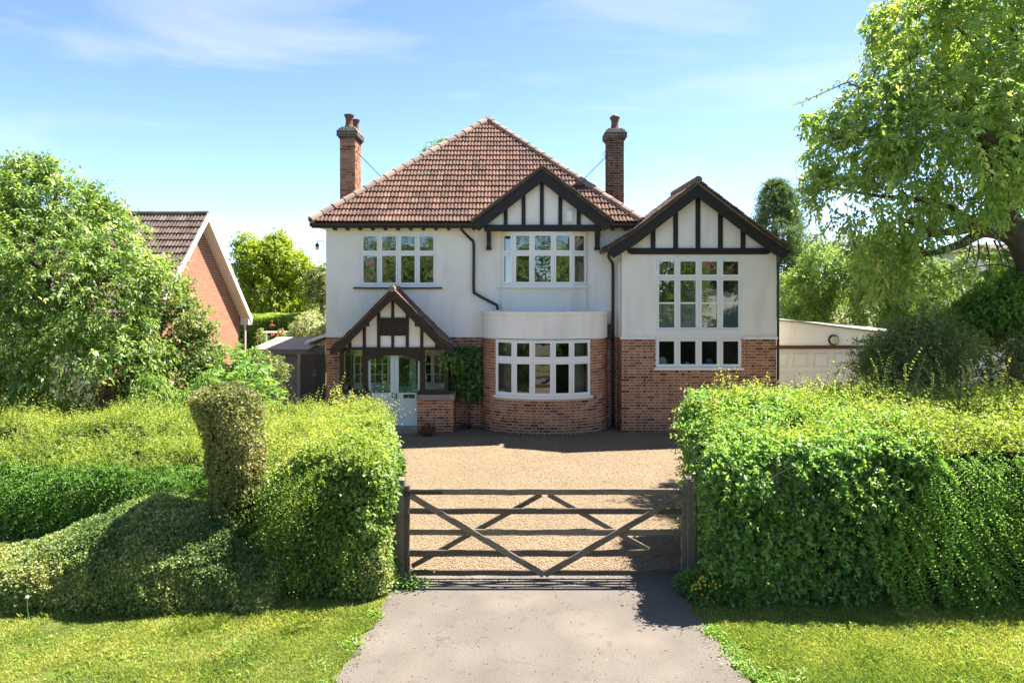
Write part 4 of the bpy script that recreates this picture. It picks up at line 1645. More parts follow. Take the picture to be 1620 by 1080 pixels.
# ------------------------------------------------------------------ side fence, side gate, shed, lean-to
fence = thing('board_fence', at(448, 640, 19.6).xy.to_3d(), 'grey weathered upright board fence left of the porch', 'fence')
fy = 19.6
x = xa(412, fy)
k = 0
while x < xa(473, fy):
    m = MB()
    w = .118 + random.uniform(-.006, .006)
    m.box(x, x + w, fy + random.uniform(-.006, .006), fy + .02, .02, za(574, fy) + random.uniform(-.015, .02))
    m.build('board', FENCEWOOD, fence)
    x += w + .006
    k += 1
m = MB()
m.box(xa(471, fy), xa(475.5, fy), fy - .05, fy + .06, 0, za(560, fy))
m.build('post', FENCEWOOD, fence)
m = MB()
m.box(xa(412, fy), xa(472, fy), fy + .03, fy + .07, 1.3, 1.38)
m.build('rail', FENCEWOOD, fence)
sg = thing('side_gate', at(497, 640, 19.55).xy.to_3d(), 'dark boarded side gate between the grey fence and the house corner', 'gate')
x = xa(476, 19.55)
for k in range(5):
    w = (xa(515, 19.55) - xa(476, 19.55)) / 5
    m = MB()
    m.box(x + k * w + .003, x + (k + 1) * w - .003, 19.55, 19.58, .05, za(560, 19.55))
    m.build('board', DARKWOOD, sg)
m = MB()
m.box(x, x + 5 * w, 19.585, 19.62, 1.55, 1.65)
m.box(x, x + 5 * w, 19.585, 19.62, .35, .45)
m.build('ledge', DARKWOOD, sg)
m = MB()
p = at(498, 592, 19.53)
m.tube([p + Vector((-.04, 0, .10)), p + Vector((.05, -.01, .10))], .010, 6)
m.tube([p + Vector((.045 * math.cos(a), -.015, .045 * math.sin(a))) for a in [i * .5236 for i in range(13)]], .008, 6)
m.build('ring_handle', LEAD, sg)
shed = thing('shed', at(440, 600, 22).xy.to_3d(), 'low garden shed with a flat felt roof behind the board fence', 'shed')
sx0, sx1, sy0, sy1 = xa(396, 20.6), xa(486, 20.6), 20.6, 23.0
m = MB()
m.box(sx0 + .1, sx1 - .1, sy0 + .1, sy1 - .1, 0, 1.90)
m.build('wall', FENCEWOOD, shed)
m = MB()
m.add([(x_, y_, z_) for x_ in (sx0, sx1) for (y_, z0_) in ((sy0, 1.93), (sy1, 2.12)) for z_ in (z0_, z0_ + .05)], MB.BOXF)
m.build('roof', FELT, shed)
m = MB()
m.box(sx0, sx1, sy0 - .025, sy0 - .003, 1.82, 1.975)
m.build('fascia', FENCEWOOD, shed)
lt = thing('lean_to', at(500, 560, 21.0).xy.to_3d(), 'white painted lean-to canopy against the left side of the house', 'lean-to')
ly = 21.4
m = MB()
a, b = at(483, 541, ly), at(516, 529.5, ly)
m.obox((a.x, ly, a.z), (b.x + .1, ly, b.z + .035), (0, 1, 0), .055, (0, 0, 1), .03)
m.obox((a.x, ly + 1.6, a.z), (b.x + .1, ly + 1.6, b.z + .035), (0, 1, 0), .055, (0, 0, 1), .03)
m.obox((a.x + .02, ly - .02, a.z - .08), (a.x + .02, ly + 1.6, a.z - .08), (1, 0, 0), .05, (0, 0, 1), .04)
m.build('frame', FRAME, lt)
m = MB()
m.add([(a.x - .05, ly - .05, a.z + .06), (b.x + .1, ly - .05, b.z + .1), (b.x + .1, ly + 1.7, b.z + .1), (a.x - .05, ly + 1.7, a.z + .06)], [(0, 1, 2, 3)])
m.build('roof', FELT, lt)
for yy in (ly + .03, ly + 1.57):
    m = MB()
    m.box(a.x + .03, a.x + .11, yy - .04, yy + .04, 0, a.z - .05)
    m.build('post', FRAME, lt)

# ------------------------------------------------------------------ neighbouring bungalow on the left
nb = thing('bungalow', (-13.5, 21.4, 0), 'brick bungalow with brown tiled roof and white edged gable, half hidden by trees', 'house')
NX, NR = -9.55, 21.4
nz, ns, hs_ = 6.10, .96, 3.55           # ridge, pitch, half span incl. eaves
prof_w = [(NR - 3.25, 0), (NR + 3.25, 0), (NR + 3.25, nz - 3.25 * ns - .12), (NR, nz - .12), (NR - 3.25, nz - 3.25 * ns - .12)]


def xprism(m, poly, x0, x1, tint=None):
    n = len(poly)
    vs = [(x0, y, z) for y, z in poly] + [(x1, y, z) for y, z in poly]
    fs = [tuple(range(n - 1, -1, -1)), tuple(range(n, 2 * n))]
    for i in range(n):
        j = (i + 1) % n
        fs.append((i, j, j + n, i + n))
    m.add(vs, fs, tint)


m = MB()
xprism(m, prof_w, -18, NX - .3)
nwall = m.build('wall', MORTAR, nb)
m = MB()
row, z = 0, .0
while z < nz - .3:
    half = min(3.25, (nz - .14 - z - .065) / ns)
    y = NR - half - (.1125 if row % 2 else 0)
    while y < NR + half:
        a, b = max(y, NR - half), min(y + .2155, NR + half)
        if b - a > .02:
            m.add([(xx, yy, zz) for xx in (NX - .34, NX - .293) for yy in (a, b) for zz in (z, z + .058)], MB.BOXF, min(1, max(0, random.gauss(.5, .13))))
        y += .225
    z += .075
    row += 1
m.build('brick', NBRICK, nwall, kind='stuff')
m = MB()
for s in (-1, 1):
    xprism(m, [(NR, nz), (NR + s * hs_, nz - hs_ * ns), (NR + s * hs_, nz - hs_ * ns - .1), (NR, nz - .1)][::-1 if s == 1 else 1], -18.2, NX + .02)
nroof = m.build('roof', BROWNTILE, nb)
for s in (-1, 1):
    m = MB()
    xprism(m, [(NR, nz + .06), (NR + s * (hs_ + .02), nz + .06 - hs_ * ns), (NR + s * (hs_ + .02), nz - .17 - hs_ * ns), (NR, nz - .17)][::-1 if s == 1 else 1], NX + .022, NX + .05)
    m.build('bargeboard', FRAME, nb)
    m = MB()
    xprism(m, [(NR, nz - .115), (NR + s * hs_, nz - .115 - hs_ * ns), (NR + s * hs_, nz - .15 - hs_ * ns), (NR, nz - .15)][::-1 if s == 1 else 1], NX - .29, NX + .021)
    m.build('soffit', CREAM, nb)
m = MB()
m.box(NX - .28, NX + .02, NR + 3.3, NR + 3.6, nz - 3.45 * ns - .30, nz - 3.4 * ns - .1)
m.build('box_end', FRAME, nb)
m = MB()
yy = NR + 3.62
m.tube([(-18, yy, nz - hs_ * ns - .02), (NX + .02, yy, nz - hs_ * ns - .02)], .055, 8)
m.tube([(NX - .12, NR + 3.34, nz - hs_ * ns - .1), (NX - .12, NR + 3.34, .1)], .035, 8)
m.build('gutter', FRAME, nb)
NTM = [tile_mesh('roof_tile', (i + .5) / 8, BROWNTILE) for i in range(8)]
vv = Vector((0, hs_, hs_ * ns)).normalized()
tile_slope(nroof, 'roof_tile', BROWNTILE, Vector((NX + .03 - 40 * .205, NR - hs_ - .03, nz - hs_ * ns)), Vector((1, 0, 0)), vv, 40, 16, .205, [], lambda c: False, True, 300, 9, NTM, lambda c: c.z > 3.5 and c.x > -13.2)
m = MB()
for k in range(20):
    x = NX + .02 - k * .42
    m.tube([(x, NR, nz + .03), (x - .41, NR, nz + .03)], [.11, .105], 10)
m.build('ridge_tile', BROWNTILE, nroof, kind='stuff')

# white neighbour on the right, seen in scraps through the leaves
wh = thing('white_house', (19.5, 26.5, 0), 'white rendered house glimpsed through the leaves at the right edge', 'house')
m = MB()
m.box(17.2, 25, 25.2, 32, 0, 5.2)
m.build('wall', RENDER, wh)
m = MB()
m.add([(17.0, 25.0, 5.2), (25.2, 25.0, 5.2), (25.2, 32.2, 5.2), (17.0, 32.2, 5.2), (19.5, 28.6, 5.65), (22.0, 28.6, 5.65)], [(0, 1, 5, 4), (1, 2, 5), (2, 3, 4, 5), (3, 0, 4), (3, 2, 1, 0)])
m.build('roof', BROWNTILE, wh)
m = MB()
m.box(20.4, 21.8, 25.13, 25.19, 3.4, 4.8)
w_ = m.build('window', FRAME, wh)
g = MB()
g.quad((20.48, 25.12, 3.48), (21.72, 25.12, 3.48), (21.72, 25.12, 4.72), (20.48, 25.12, 4.72))
g.build('pane', GLASS, w_)

# house and garden across the road (mirrored in the front windows)
oh = thing('opposite_house', (17, -19, 0), 'white house with orange roof across the road, mirrored in the tall wing window', 'house')
m = MB()
m.box(14.4, 23, -24, -17, 0, 5.25)
m.build('wall', RENDER, oh)
m = MB()
m.add([(14, -16.5, 5.2), (23.5, -16.5, 5.2), (23.5, -24.5, 5.2), (14, -24.5, 5.2), (17, -20.5, 8.6), (20.5, -20.5, 8.6)], [(1, 0, 4, 5), (2, 1, 5), (3, 2, 5, 4), (0, 3, 4), (0, 1, 2, 3)])
m.build('roof', TILE, oh)
for xx in (15.6, 18.9):
    m = MB()
    m.box(xx, xx + 1.6, -16.99, -16.93, 3.4, 4.7)
    m.build('window', TIMBER, oh)
o2 = thing('opposite_house', (-9, -21, 0), 'brick house across the road, seen only mirrored in the bedroom window', 'house')
m = MB()
m.box(-14, -3.5, -26, -18, 0, 4.2)
m.build('wall', NBRICK, o2)
m = MB()
m.add([(-14.5, -17.5, 4.1), (-3, -17.5, 4.1), (-3, -26.5, 4.1), (-14.5, -26.5, 4.1), (-11, -22, 7.4), (-6.5, -22, 7.4)], [(1, 0, 4, 5), (2, 1, 5), (3, 2, 5, 4), (0, 3, 4), (0, 1, 2, 3)])
m.build('roof', BROWNTILE, o2)

# overhead wires
for (pa, pb, sag, lab) in (((150, 308, 30), (560, 345, 46), .35, 'thin overhead cable above the bungalow ridge, upper of the two'), ((330, 357, 32), (560, 383, 48), .3, 'thin overhead cable beside the lime green tree, lower of the two')):
    a, b = at(*pa), at(*pb)
    d = b - a
    a2, b2 = a - d * .8, b + d * .2
    pts = []
    for i in range(25):
        t = i / 24
        p = a2.lerp(b2, t)
        p.z -= sag * 4 * t * (1 - t) * .5
        pts.append(p)
    m = MB()
    m.tube(pts, .011, 5)
    o = m.build('overhead_cable', LEAD)
    tag(o, lab, 'cable', 'overhead cables')

# ------------------------------------------------------------------ foliage
def unit(a): return a / np.maximum(np.linalg.norm(a, axis=1, keepdims=True), 1e-9)


def rdir(n, r=None):
    r = r or rng
    return unit(r.normal(size=(n, 3)))


class Leaves:
    def __init__(self):
        self.V, self.T, self.n = [], [], 0
        self.F = []

    def add(self, P, D, N, L, W, tint, fold=.18, droop=0.):
        """folded diamond leaves: base P, direction D, face normal about N"""
        n = len(P)
        if n == 0: return
        D = unit(D)
        S = unit(np.cross(D, N))
        U = np.cross(S, D)
        L = np.broadcast_to(np.asarray(L, float).reshape(-1, 1) if np.ndim(L) else np.full((n, 1), L), (n, 1))
        W = np.broadcast_to(np.asarray(W, float).reshape(-1, 1) if np.ndim(W) else np.full((n, 1), W), (n, 1))
        tip = P + D * L + np.array([0, 0, -1.]) * L * droop
        mid = P + D * L * .45
        a = mid + S * W * .5 + U * W * fold
        b = mid - S * W * .5 + U * W * fold
        V = np.stack([P, a, tip, b], 1).reshape(-1, 3)
        k = self.n + np.arange(n)[:, None] * 4
        F = np.concatenate([k + np.array([[0, 1, 2]]), k + np.array([[0, 2, 3]])], 1).reshape(-1)
        self.V.append(V)
        self.F.append(F)
        self.T.append(np.repeat(np.clip(np.broadcast_to(tint, (n,)), 0, 1), 2))
        self.n += 4 * n

    def build(self, name, material, parent=None, kind=None):
        kind = kind or ('stuff' if parent and name in ('side_branches', 'roses', 'flowers') else None)
        me = np_mesh(name, np.concatenate(self.V), np.concatenate(self.F), np.concatenate(self.T), material, 3)
        o = bpy.data.objects.new(name, me)
        link(o, parent)
        if kind: o['kind'] = kind
        return o


_K = np.random.default_rng(99).normal(size=(24, 3))
_PH = np.random.default_rng(98).uniform(0, 6.28, 24)


def vnoise(P, scale, seed=0):
    """smooth lumpy field, about -1..1"""
    s = np.zeros(len(P))
    for i in range(8):
        k = _K[(i + seed * 3) % 24] / np.linalg.norm(_K[(i + seed * 3) % 24])
        f = scale * (1 + .35 * i)
        s += np.sin(P @ k * f + _PH[(i + seed * 5) % 24] + 1.3 * np.sin(P @ _K[(i + 7 + seed) % 24] * f * .4)) / (1 + .25 * i)
    return s / 3.0


def rounded_box_points(n, b0, b1, r, faces='ftlrb', jit=0.):
    """points on the skin of a rounded box with normals; faces: f front(-y) b back t top l left r right"""
    b0, b1 = np.array(b0, float), np.array(b1, float)
    sx, sy, sz = b1 - b0
    spec = {'f': (sx * sz), 'b': (sx * sz), 't': (sx * sy), 'l': (sy * sz), 'r': (sy * sz)}
    keys = list(faces)
    ar = np.array([spec[k] for k in keys])
    cnt = rng.multinomial(n, ar / ar.sum())
    pts = []
    for k, c in zip(keys, cnt):
        u, v = rng.random(c), rng.random(c)
        if k in 'fb': p = np.stack([b0[0] + u * sx, np.full(c, b0[1] if k == 'f' else b1[1]), b0[2] + v * sz], 1)
        elif k == 't': p = np.stack([b0[0] + u * sx, b0[1] + v * sy, np.full(c, b1[2])], 1)
        else: p = np.stack([np.full(c, b0[0] if k == 'l' else b1[0]), b0[1] + u * sy, b0[2] + v * sz], 1)
        pts.append(p)
    P = np.concatenate(pts)
    lo, hi = b0 + r, b1 - r
    lo[2] = b0[2] - 1
    Q = np.clip(P, lo, hi)
    Nn = unit(P - Q)
    return Q + Nn * r, Nn


def hedge_core(name, b0, b1, r, parent, inset=.16, xf=None):
    """solid inner mass of a hedge, coloured dark for the shade between leaves"""
    m = MB()
    nx, nz = 18, 10
    b0 = (b0[0] + inset, b0[1] + inset, 0.02)
    b1 = (b1[0] - inset, b1[1] - inset, b1[2] - inset)
    bm = bmesh.new()
    bmesh.ops.create_cube(bm, size=1)
    for v in bm.verts:
        v.co = Vector([b0[i] + (v.co[i] + .5) * (b1[i] - b0[i]) for i in range(3)])
    bmesh.ops.bevel(bm, geom=[e for e in bm.edges], offset=max(.05, r * .8), segments=2, affect='EDGES')
    bmesh.ops.subdivide_edges(bm, edges=bm.edges[:], cuts=4, use_grid_fill=True)
    if xf is not None:
        Q = xf(np.array([v.co[:] for v in bm.verts]))
        for v, q in zip(bm.verts, Q): v.co = q
    me = bpy.data.meshes.new(name)
    bm.to_mesh(me)
    bm.free()
    me.materials.append(TWIG_AND_CORE)
    o = bpy.data.objects.new(name, me)
    link(o, parent)
    return o


def shoots(lv, P, up, length, nleaf, L, W, tint, lean=.25, curve=.3, spread=.8, side=None, stems=None):
    """upright or arching shoots: leaves in opposite pairs along a stem"""
    n = len(P)
    d0 = unit(up + rng.normal(size=(n, 3)) * lean)
    bend = rng.normal(size=(n, 3)) * curve
    bend[:, 2] = -np.abs(bend[:, 2]) * 1.0
    length = np.broadcast_to(length, (n,))
    sd = unit(np.cross(d0, rdir(n)))
    for k in range(nleaf):
        t = (k + .6) / nleaf
        p = P + d0 * (length * t)[:, None] + bend * (length * t * t)[:, None]
        d = unit(d0 + bend * 2 * t)
        for s in (-1, 1):
            ld = unit(d * .55 + sd * s * spread + rng.normal(size=(n, 3)) * .2)
            sc = (1.0 - .45 * t) * rng.uniform(.75, 1.2, n)
            nn = unit(np.cross(ld, sd * s) + d * .6 + rng.normal(size=(n, 3)) * .3)
            lv.add(p, ld, nn, L * sc, W * sc, tint + rng.normal(size=n) * .07 + .15 * t)
        sd = unit(np.cross(d, sd) * .8 + sd * .4)
    if stems is not None:
        q = P + d0 * length[:, None] + bend * length[:, None]
        stems.append((P, q))


def stems_mesh(lst, r, name, material, parent):
    m = MB()
    for P, Q in lst:
        for a, b in zip(P[::1], Q[::1]):
            m.tube([a, b], [r, r * .4], 3, caps=False)
    return m.build(name, material, parent, kind='stuff')


PRIVET = leaf_mat('privet_leaf', [(0, (.024, .044, .010)), (.35, (.048, .080, .015)), (.7, (.105, .135, .024)), (1, (.19, .19, .04))], trans=.42, rough=.4, spec=.4, k=3.3)
IVYLEAF = leaf_mat('ivy_leaf', [(0, (.020, .044, .012)), (.4, (.042, .080, .020)), (.72, (.085, .130, .032)), (.93, (.16, .19, .05)), (1, (.17, .10, .04))], trans=.45, rough=.36, spec=.45, k=3.5)
YOUNG = leaf_mat('young_leaf', [(0, (.038, .062, .016)), (.45, (.112, .146, .026)), (.8, (.215, .232, .050)), (1, (.27, .20, .08))], trans=.44, rough=.40, k=2.2)
FROND = leaf_mat('lonicera_leaf', [(0, (.022, .046, .012)), (.5, (.052, .096, .020)), (1, (.11, .16, .03))], trans=.45, rough=.4, k=3.6)
BOXLEAF = leaf_mat('box_leaf', [(0, (.022, .040, .013)), (.4, (.052, .080, .024)), (.68, (.098, .112, .036)), (1, (.23, .19, .095))], trans=.38, rough=.42, k=3.4)
TOPIARY = leaf_mat('topiary_leaf', [(0, (.030, .040, .014)), (.4, (.072, .082, .028)), (.75, (.135, .118, .044)), (1, (.23, .175, .075))], trans=.35, rough=.5, k=3.0)
LAUREL = leaf_mat('left_tree_leaf', [(0, (.022, .042, .010)), (.4, (.060, .096, .022)), (.75, (.110, .145, .036)), (.95, (.165, .18, .060)), (1, (.21, .20, .09))], trans=.42, rough=.36, spec=.45, k=2.9, boost=1.5)
MIXED = leaf_mat('shrub_leaf', [(0, (.028, .050, .018)), (.45, (.060, .095, .028)), (.8, (.13, .14, .04)), (1, (.17, .09, .05))], trans=.4, rough=.4)
REDLEAF = leaf_mat('copper_leaf', [(0, (.05, .025, .02)), (.5, (.11, .05, .035)), (1, (.20, .11, .07))], trans=.4)
FIG = leaf_mat('lobed_leaf', [(0, (.030, .070, .016)), (.5, (.075, .140, .024)), (1, (.14, .20, .035))], trans=.45, rough=.4, k=2.1)
LIME = leaf_mat('lime_leaf', [(0, (.07, .105, .012)), (.5, (.14, .175, .016)), (1, (.22, .235, .025))], trans=.5, rough=.5, k=2.0)
CHERRY = leaf_mat('cherry_leaf', [(0, (.030, .050, .014)), (.5, (.074, .106, .026)), (.85, (.140, .165, .045)), (1, (.20, .17, .07))], trans=.48, rough=.33, spec=.5, boost=1.8, k=3.4)
DARKLEAF = leaf_mat('dark_leaf', [(0, (.026, .032, .010)), (.6, (.066, .080, .024)), (1, (.14, .14, .05))], trans=.40, rough=.33, spec=.5, k=3.6)
MIDLEAF = leaf_mat('garden_leaf', [(0, (.045, .075, .02)), (.5, (.085, .13, .03)), (1, (.15, .19, .05))], trans=.45)
GREYLEAF = leaf_mat('variegated_leaf', [(0, (.09, .11, .05)), (.5, (.17, .18, .09)), (1, (.30, .29, .17))], trans=.35)
CONIFER = leaf_mat('conifer_spray', [(0, (.025, .045, .018)), (.6, (.055, .085, .028)), (1, (.11, .13, .04))], trans=.3, rough=.6)
YELLOW = leaf_mat('yellow_petal', [(0, (.55, .42, .02)), (1, (.75, .62, .05))], trans=.4, k=1)
GRASS = leaf_mat('grass_blade', [(0, (.045, .078, .016)), (.4, (.105, .138, .026)), (.75, (.19, .195, .052)), (1, (.36, .29, .14))], trans=.4, rough=.5, namt=.7, nscale=1.3, spec=.25, k=2.3)
PINK = leaf_mat('rose_petal', [(0, (.45, .12, .08)), (1, (.6, .25, .18))], trans=.3, k=1)

# --- hedge to the right of the gate: broad leaves at its gate end, arching small-leaved shoots further right
RX0, RX1, RY0, RY1, RZ = 2.37, 10.2, 8.28, 10.9, 1.90


def xf_right(P):
    P = P.copy()
    x, y = P[:, 0].copy(), P[:, 1].copy()
    P[:, 0] += (np.clip(y - RY0, 0, .62) * .42 + .06 * np.clip(y - RY0 - .62, 0, 2)) * np.clip((5.5 - x) / 3, 0, 1) - .05 * np.clip((P[:, 2] - 1.2) / .3, 0, 1) * np.exp(-np.maximum(x - RX0, 0) / .3)
    lift = 1 + .062 * np.clip(y - RY0, 0, 2.1) - .10 * np.exp(-np.maximum(x - RX0, 0) / .22) + .05 * vnoise(np.stack([x, y, x * 0], 1), 2.3, 3) + .03 * vnoise(np.stack([x, y, x * 0], 1), 5.3, 1)
    P[:, 2] *= lift
    P[:, 1] += .07 * vnoise(np.stack([x, P[:, 2], y * 0], 1), 2.6, 1) + .10 * np.clip(P[:, 2] - .9, 0, 1.2) ** 2
    return P


def hedge_leafy(lv, n, b0, b1, r, faces, L, W, tint0, deep=.16, lump=.06, tsd=.13, toplight=.0, xf=None, droop=.25, keep=None, holes=0.):
    P, Nn = rounded_box_points(n, b0, b1, r, faces)
    if keep is not None:
        k = keep(P)
        P, Nn = P[k], Nn[k]
    if holes:
        k = (vnoise(P, 4.2, 8) + .5 * vnoise(P, 9, 3) > -1.05 + holes) | (rng.random(len(P)) < .25) | (Nn[:, 2] > .5)
        P, Nn = P[k], Nn[k]
    n = len(P)
    if xf is not None: P = xf(P)
    P = P + Nn * (vnoise(P, 5.5)[:, None] * lump + vnoise(P, 14, 2)[:, None] * lump * .6) - Nn * (rng.random(n) ** 2 * deep)[:, None]
    P += rng.normal(size=(n, 3)) * .02
    P[:, 2] = np.maximum(P[:, 2], .02)
    D = unit(Nn * .35 + rdir(n) * .8 + np.array([0, 0, -droop]))
    FN = unit(Nn + np.array([0, 0, .6]) + rdir(n) * .75)
    sc = np.clip(np.exp(rng.normal(size=n) * .32), .45, 1.75)
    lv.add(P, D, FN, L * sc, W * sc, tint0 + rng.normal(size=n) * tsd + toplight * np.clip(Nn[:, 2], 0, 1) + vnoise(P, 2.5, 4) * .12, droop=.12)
    return P


h = thing('hedge', (3.6, 9.6, 0), 'broad leaved green hedge right of the gate with tall yellow green shoots on top', 'hedge', None)
lv = Leaves()
edge = lambda P: (P[:, 0] + .45 * vnoise(P, 1.7) < 4.55 + .25 * P[:, 2])
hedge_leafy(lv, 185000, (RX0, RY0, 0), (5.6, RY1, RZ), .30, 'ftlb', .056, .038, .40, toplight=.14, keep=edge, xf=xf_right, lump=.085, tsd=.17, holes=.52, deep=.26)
# sprigs standing out of the face, their leaves in pairs
P, Nn = rounded_box_points(1500, (RX0, RY0, .1), (5.4, RY1, RZ), .30, 'ftl')
k = edge(P)
P, Nn = xf_right(P[k]), Nn[k]
shoots(lv, P, Nn * .8 + np.array([0, 0, .1]), rng.uniform(.10, .26, len(P)), 5, .075, .045, .5, lean=.4, curve=.3)
lv.build('leaves', IVYLEAF, h)
lv = Leaves()
st = []
P, Nn = rounded_box_points(4200, (RX0 + .05, RY0 + .05, 0), (5.3, RY1, RZ), .28, 't')
P = P[(P[:, 0] < 5.2)]
P = xf_right(P)
dens = vnoise(P, 2.4, 3)
P = P[(dens + rng.random(len(P)) * .9 > .4) & (P[:, 1] > 8.55)]
hl = rng.gamma(1.7, .10, len(P)) * (1 + .6 * vnoise(P, 3.1, 9)) + .05
shoots(lv, P - [0, 0, .05], np.array([[0, 0, 1.]]), np.clip(hl, .05, .6), 7, .055, .032, .42, lean=.4, curve=.22, stems=None)
P2 = np.array([[xa(px, y), y, RZ * 1.09 - .05] for px, y in ((1128, 9.6), (1134, 9.9), (1150, 10.1), (1170, 10.0), (1196, 10.2), (1207, 9.9), (1212, 10.3), (1216, 10.1), (1228, 10.3), (1262, 10.4), (1270, 10.0), (1285, 10.2), (1290, 10.5), (1300, 10.2), (1318, 10.4), (1326, 10.1), (1345, 10.3))])
P2 = np.concatenate([P2, P2 + rng.normal(size=P2.shape) * [.07, .1, .02], P2 + rng.normal(size=P2.shape) * [.12, .1, .02]])
shoots(lv, P2, np.array([[0, 0, 1.]]), rng.uniform(.28, .74, len(P2)), 13, .058, .036, .55, lean=.2, curve=.16, stems=st)
lv.build('young_shoots', YOUNG, h)
stems_mesh(st, .006, 'stems', TWIG_AND_CORE, h)
hedge_core('dark_core', (RX0, RY0, 0), (4.9, RY1, RZ), .26, h, inset=.24, xf=xf_right)
n = 260
P = np.stack([rng.uniform(2.5, 5.0, n), np.full(n, RY0) + rng.uniform(-.03, .16, n), rng.uniform(.0, 1.4, n) ** 1.3], 1)
stems_mesh([(P, P + rng.normal(size=(n, 3)) * [.12, .04, .06] + [0, -.02, .26])], .006, 'bare_twigs', BARK, h)

h2 = thing('hedge', (6.5, 9.6, 0), 'hedge of small leaved shoots hanging like fronds, right of the broad leaved hedge', 'hedge', None)
lv = Leaves()
P, Nn = rounded_box_points(9200, (4.1, RY0 + .02, 0), (RX1, RY1, RZ), .26, 'ft')
k = ~(P[:, 0] + .45 * vnoise(P, 1.7) < 4.4 + .25 * P[:, 2])
P, Nn = P[k], Nn[k]
P = xf_right(P)
front = Nn[:, 2] < .6
P = P + Nn * (vnoise(P, 5) * .08 + .03 - rng.random(len(P)) * .16)[:, None]
Pf, Nf = P[front], Nn[front]
keep = Pf[:, 2] > .10
Pf, Nf = Pf[keep], Nf[keep]
shoots(lv, Pf, Nf * .62 + np.array([.06, 0, -.55]), rng.uniform(.20, .42, len(Pf)), 13, .038, .024, .42 + .10 * vnoise(Pf, 3, 2) + rng.normal(size=len(Pf)) * .16, lean=.2, curve=.5, spread=.6)
Pb, Nb = rounded_box_points(9000, (4.1, RY0, 0), (RX1, RY1, RZ), .26, 'b')
Pb = xf_right(Pb)
lv.add(Pb, unit(Nb * .4 + rdir(len(Pb)) * .8), unit(Nb + rdir(len(Pb)) * .7 + [0, 0, .4]), .09, .06, .4)
lv.build('hanging_shoots', FROND, h2)
lv = Leaves()
Pt = P[~front]
shoots(lv, Pt - [0, 0, .03], np.array([[0, -.15, 1.]]), np.clip(rng.gamma(2.0, .075, len(Pt)) * (1 + .5 * vnoise(Pt, 3.3, 2)), .06, .5), 7, .042, .024, .40 + .12 * vnoise(Pt, 2, 5), lean=.5, curve=.45)
P, Nn = rounded_box_points(21500, (4.1, RY0, 0), (RX1, RY1, RZ), .26, 't')
P = xf_right(P[P[:, 0] > 4.6])
n = len(P)
lv.add(P + rng.normal(size=(n, 3)) * .07, rdir(n), unit(rdir(n) + [0, 0, 1.0]), .05, .03, .36 + rng.normal(size=n) * .2)
st = []
P2 = np.array([[xa(px, y), y, RZ * 1.09 - .05] for px, y in ((1410, 10.6), (1425, 10.2), (1432, 10.5), (1443, 10.7), (1470, 10.3), (1478, 10.6), (1500, 10.7), (1512, 10.3), (1537, 10.6), (1541, 10.7), (1560, 10.4), (1580, 10.6), (1590, 10.3), (1602, 10.6), (1375, 10.5), (1390, 10.3))])
P2 = np.concatenate([P2, P2 + rng.normal(size=P2.shape) * [.10, .1, .02]])
shoots(lv, P2, np.array([[0, 0, 1.]]), rng.uniform(.35, 1.0, len(P2)), 18, .052, .032, .66, lean=.18, curve=.2, stems=st)
lv.build('young_shoots', YOUNG, h2)
stems_mesh(st, .006, 'stems', TWIG_AND_CORE, h2)
hedge_core('dark_core', (4.4, RY0, 0), (RX1, RY1, RZ), .22, h2, inset=.24, xf=xf_right)

# --- hedge block left of the gate
LX0, LX1 = -3.22, -1.53


def xf_block(P):
    P = P.copy()
    x, y = P[:, 0].copy(), P[:, 1].copy()
    P[:, 0] -= (y - 8.38) * .10 * np.clip((x - LX0) / (LX1 - LX0), 0, 1)
    P[:, 2] *= 1 + .055 * (y - 8.38) - .15 * np.exp(-np.maximum(LX1 - x, 0) / .28) - .30 * np.exp(-np.maximum(x - LX0, 0) / .38) + .03 * vnoise(np.stack([x, y, x * 0], 1), 2.6, 3)
    P[:, 1] += .30 * np.exp(-np.maximum(x - LX0, 0) / .30) * np.clip((10.7 - y) / 2.3, 0, 1) + .06 * vnoise(np.stack([x, P[:, 2], y * 0], 1), 2.8, 1) + .10 * np.clip(P[:, 2] - .9, 0, 1.2) ** 2
    P[:, 0] += .05 * vnoise(np.stack([y, P[:, 2], y * 0], 1), 3.0, 2)
    return P


h = thing('hedge', (-2.6, 9.4, 0), 'square ended green hedge left of the gate with feathery yellow green top', 'hedge')
lv = Leaves()
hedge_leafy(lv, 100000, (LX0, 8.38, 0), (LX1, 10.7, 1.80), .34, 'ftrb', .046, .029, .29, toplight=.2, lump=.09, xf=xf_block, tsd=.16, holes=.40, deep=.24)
P, Nn = rounded_box_points(2200, (LX0, 8.40, .30), (LX1 - .3, 10.6, 1.75), .3, 'f')
P = P[vnoise(P, 2.2, 5) > -.1]
P = xf_block(P)
shoots(lv, P, np.array([[-.15, -.5, -.4]]), rng.uniform(.16, .34, len(P)), 10, .034, .018, .40, lean=.35, curve=.5)
lv.build('leaves', PRIVET, h)
lv = Leaves()
P, Nn = rounded_box_points(26000, (LX0 + .5, 8.36, .05), (LX1 + .02, 9.3, 1.75), .3, 'fr')
P = xf_block(P)
k = (P[:, 2] + .2 * vnoise(P, 3.1, 2) < .66 - 1.1 * (LX1 - P[:, 0])) & (rng.random(len(P)) < .6)
P, Nn = P[k], Nn[k]
n = len(P)
P += Nn * (vnoise(P, 9) * .04 + .02 - rng.random(n) * .08)[:, None]
P[:, 2] = np.maximum(P[:, 2], .02)
lv.add(P, unit(Nn * .5 + rdir(n) * .8), unit(Nn + rdir(n) * .8 + [0, 0, .3]), .036, .025, .62 + rng.normal(size=n) * .2)
lv.build('bronzed_leaves', BOXLEAF, h)
lv = Leaves()
P, Nn = rounded_box_points(4200, (LX0, 8.40, 0), (LX1 - .02, 10.7, 1.80), .34, 't')
P = xf_block(P)
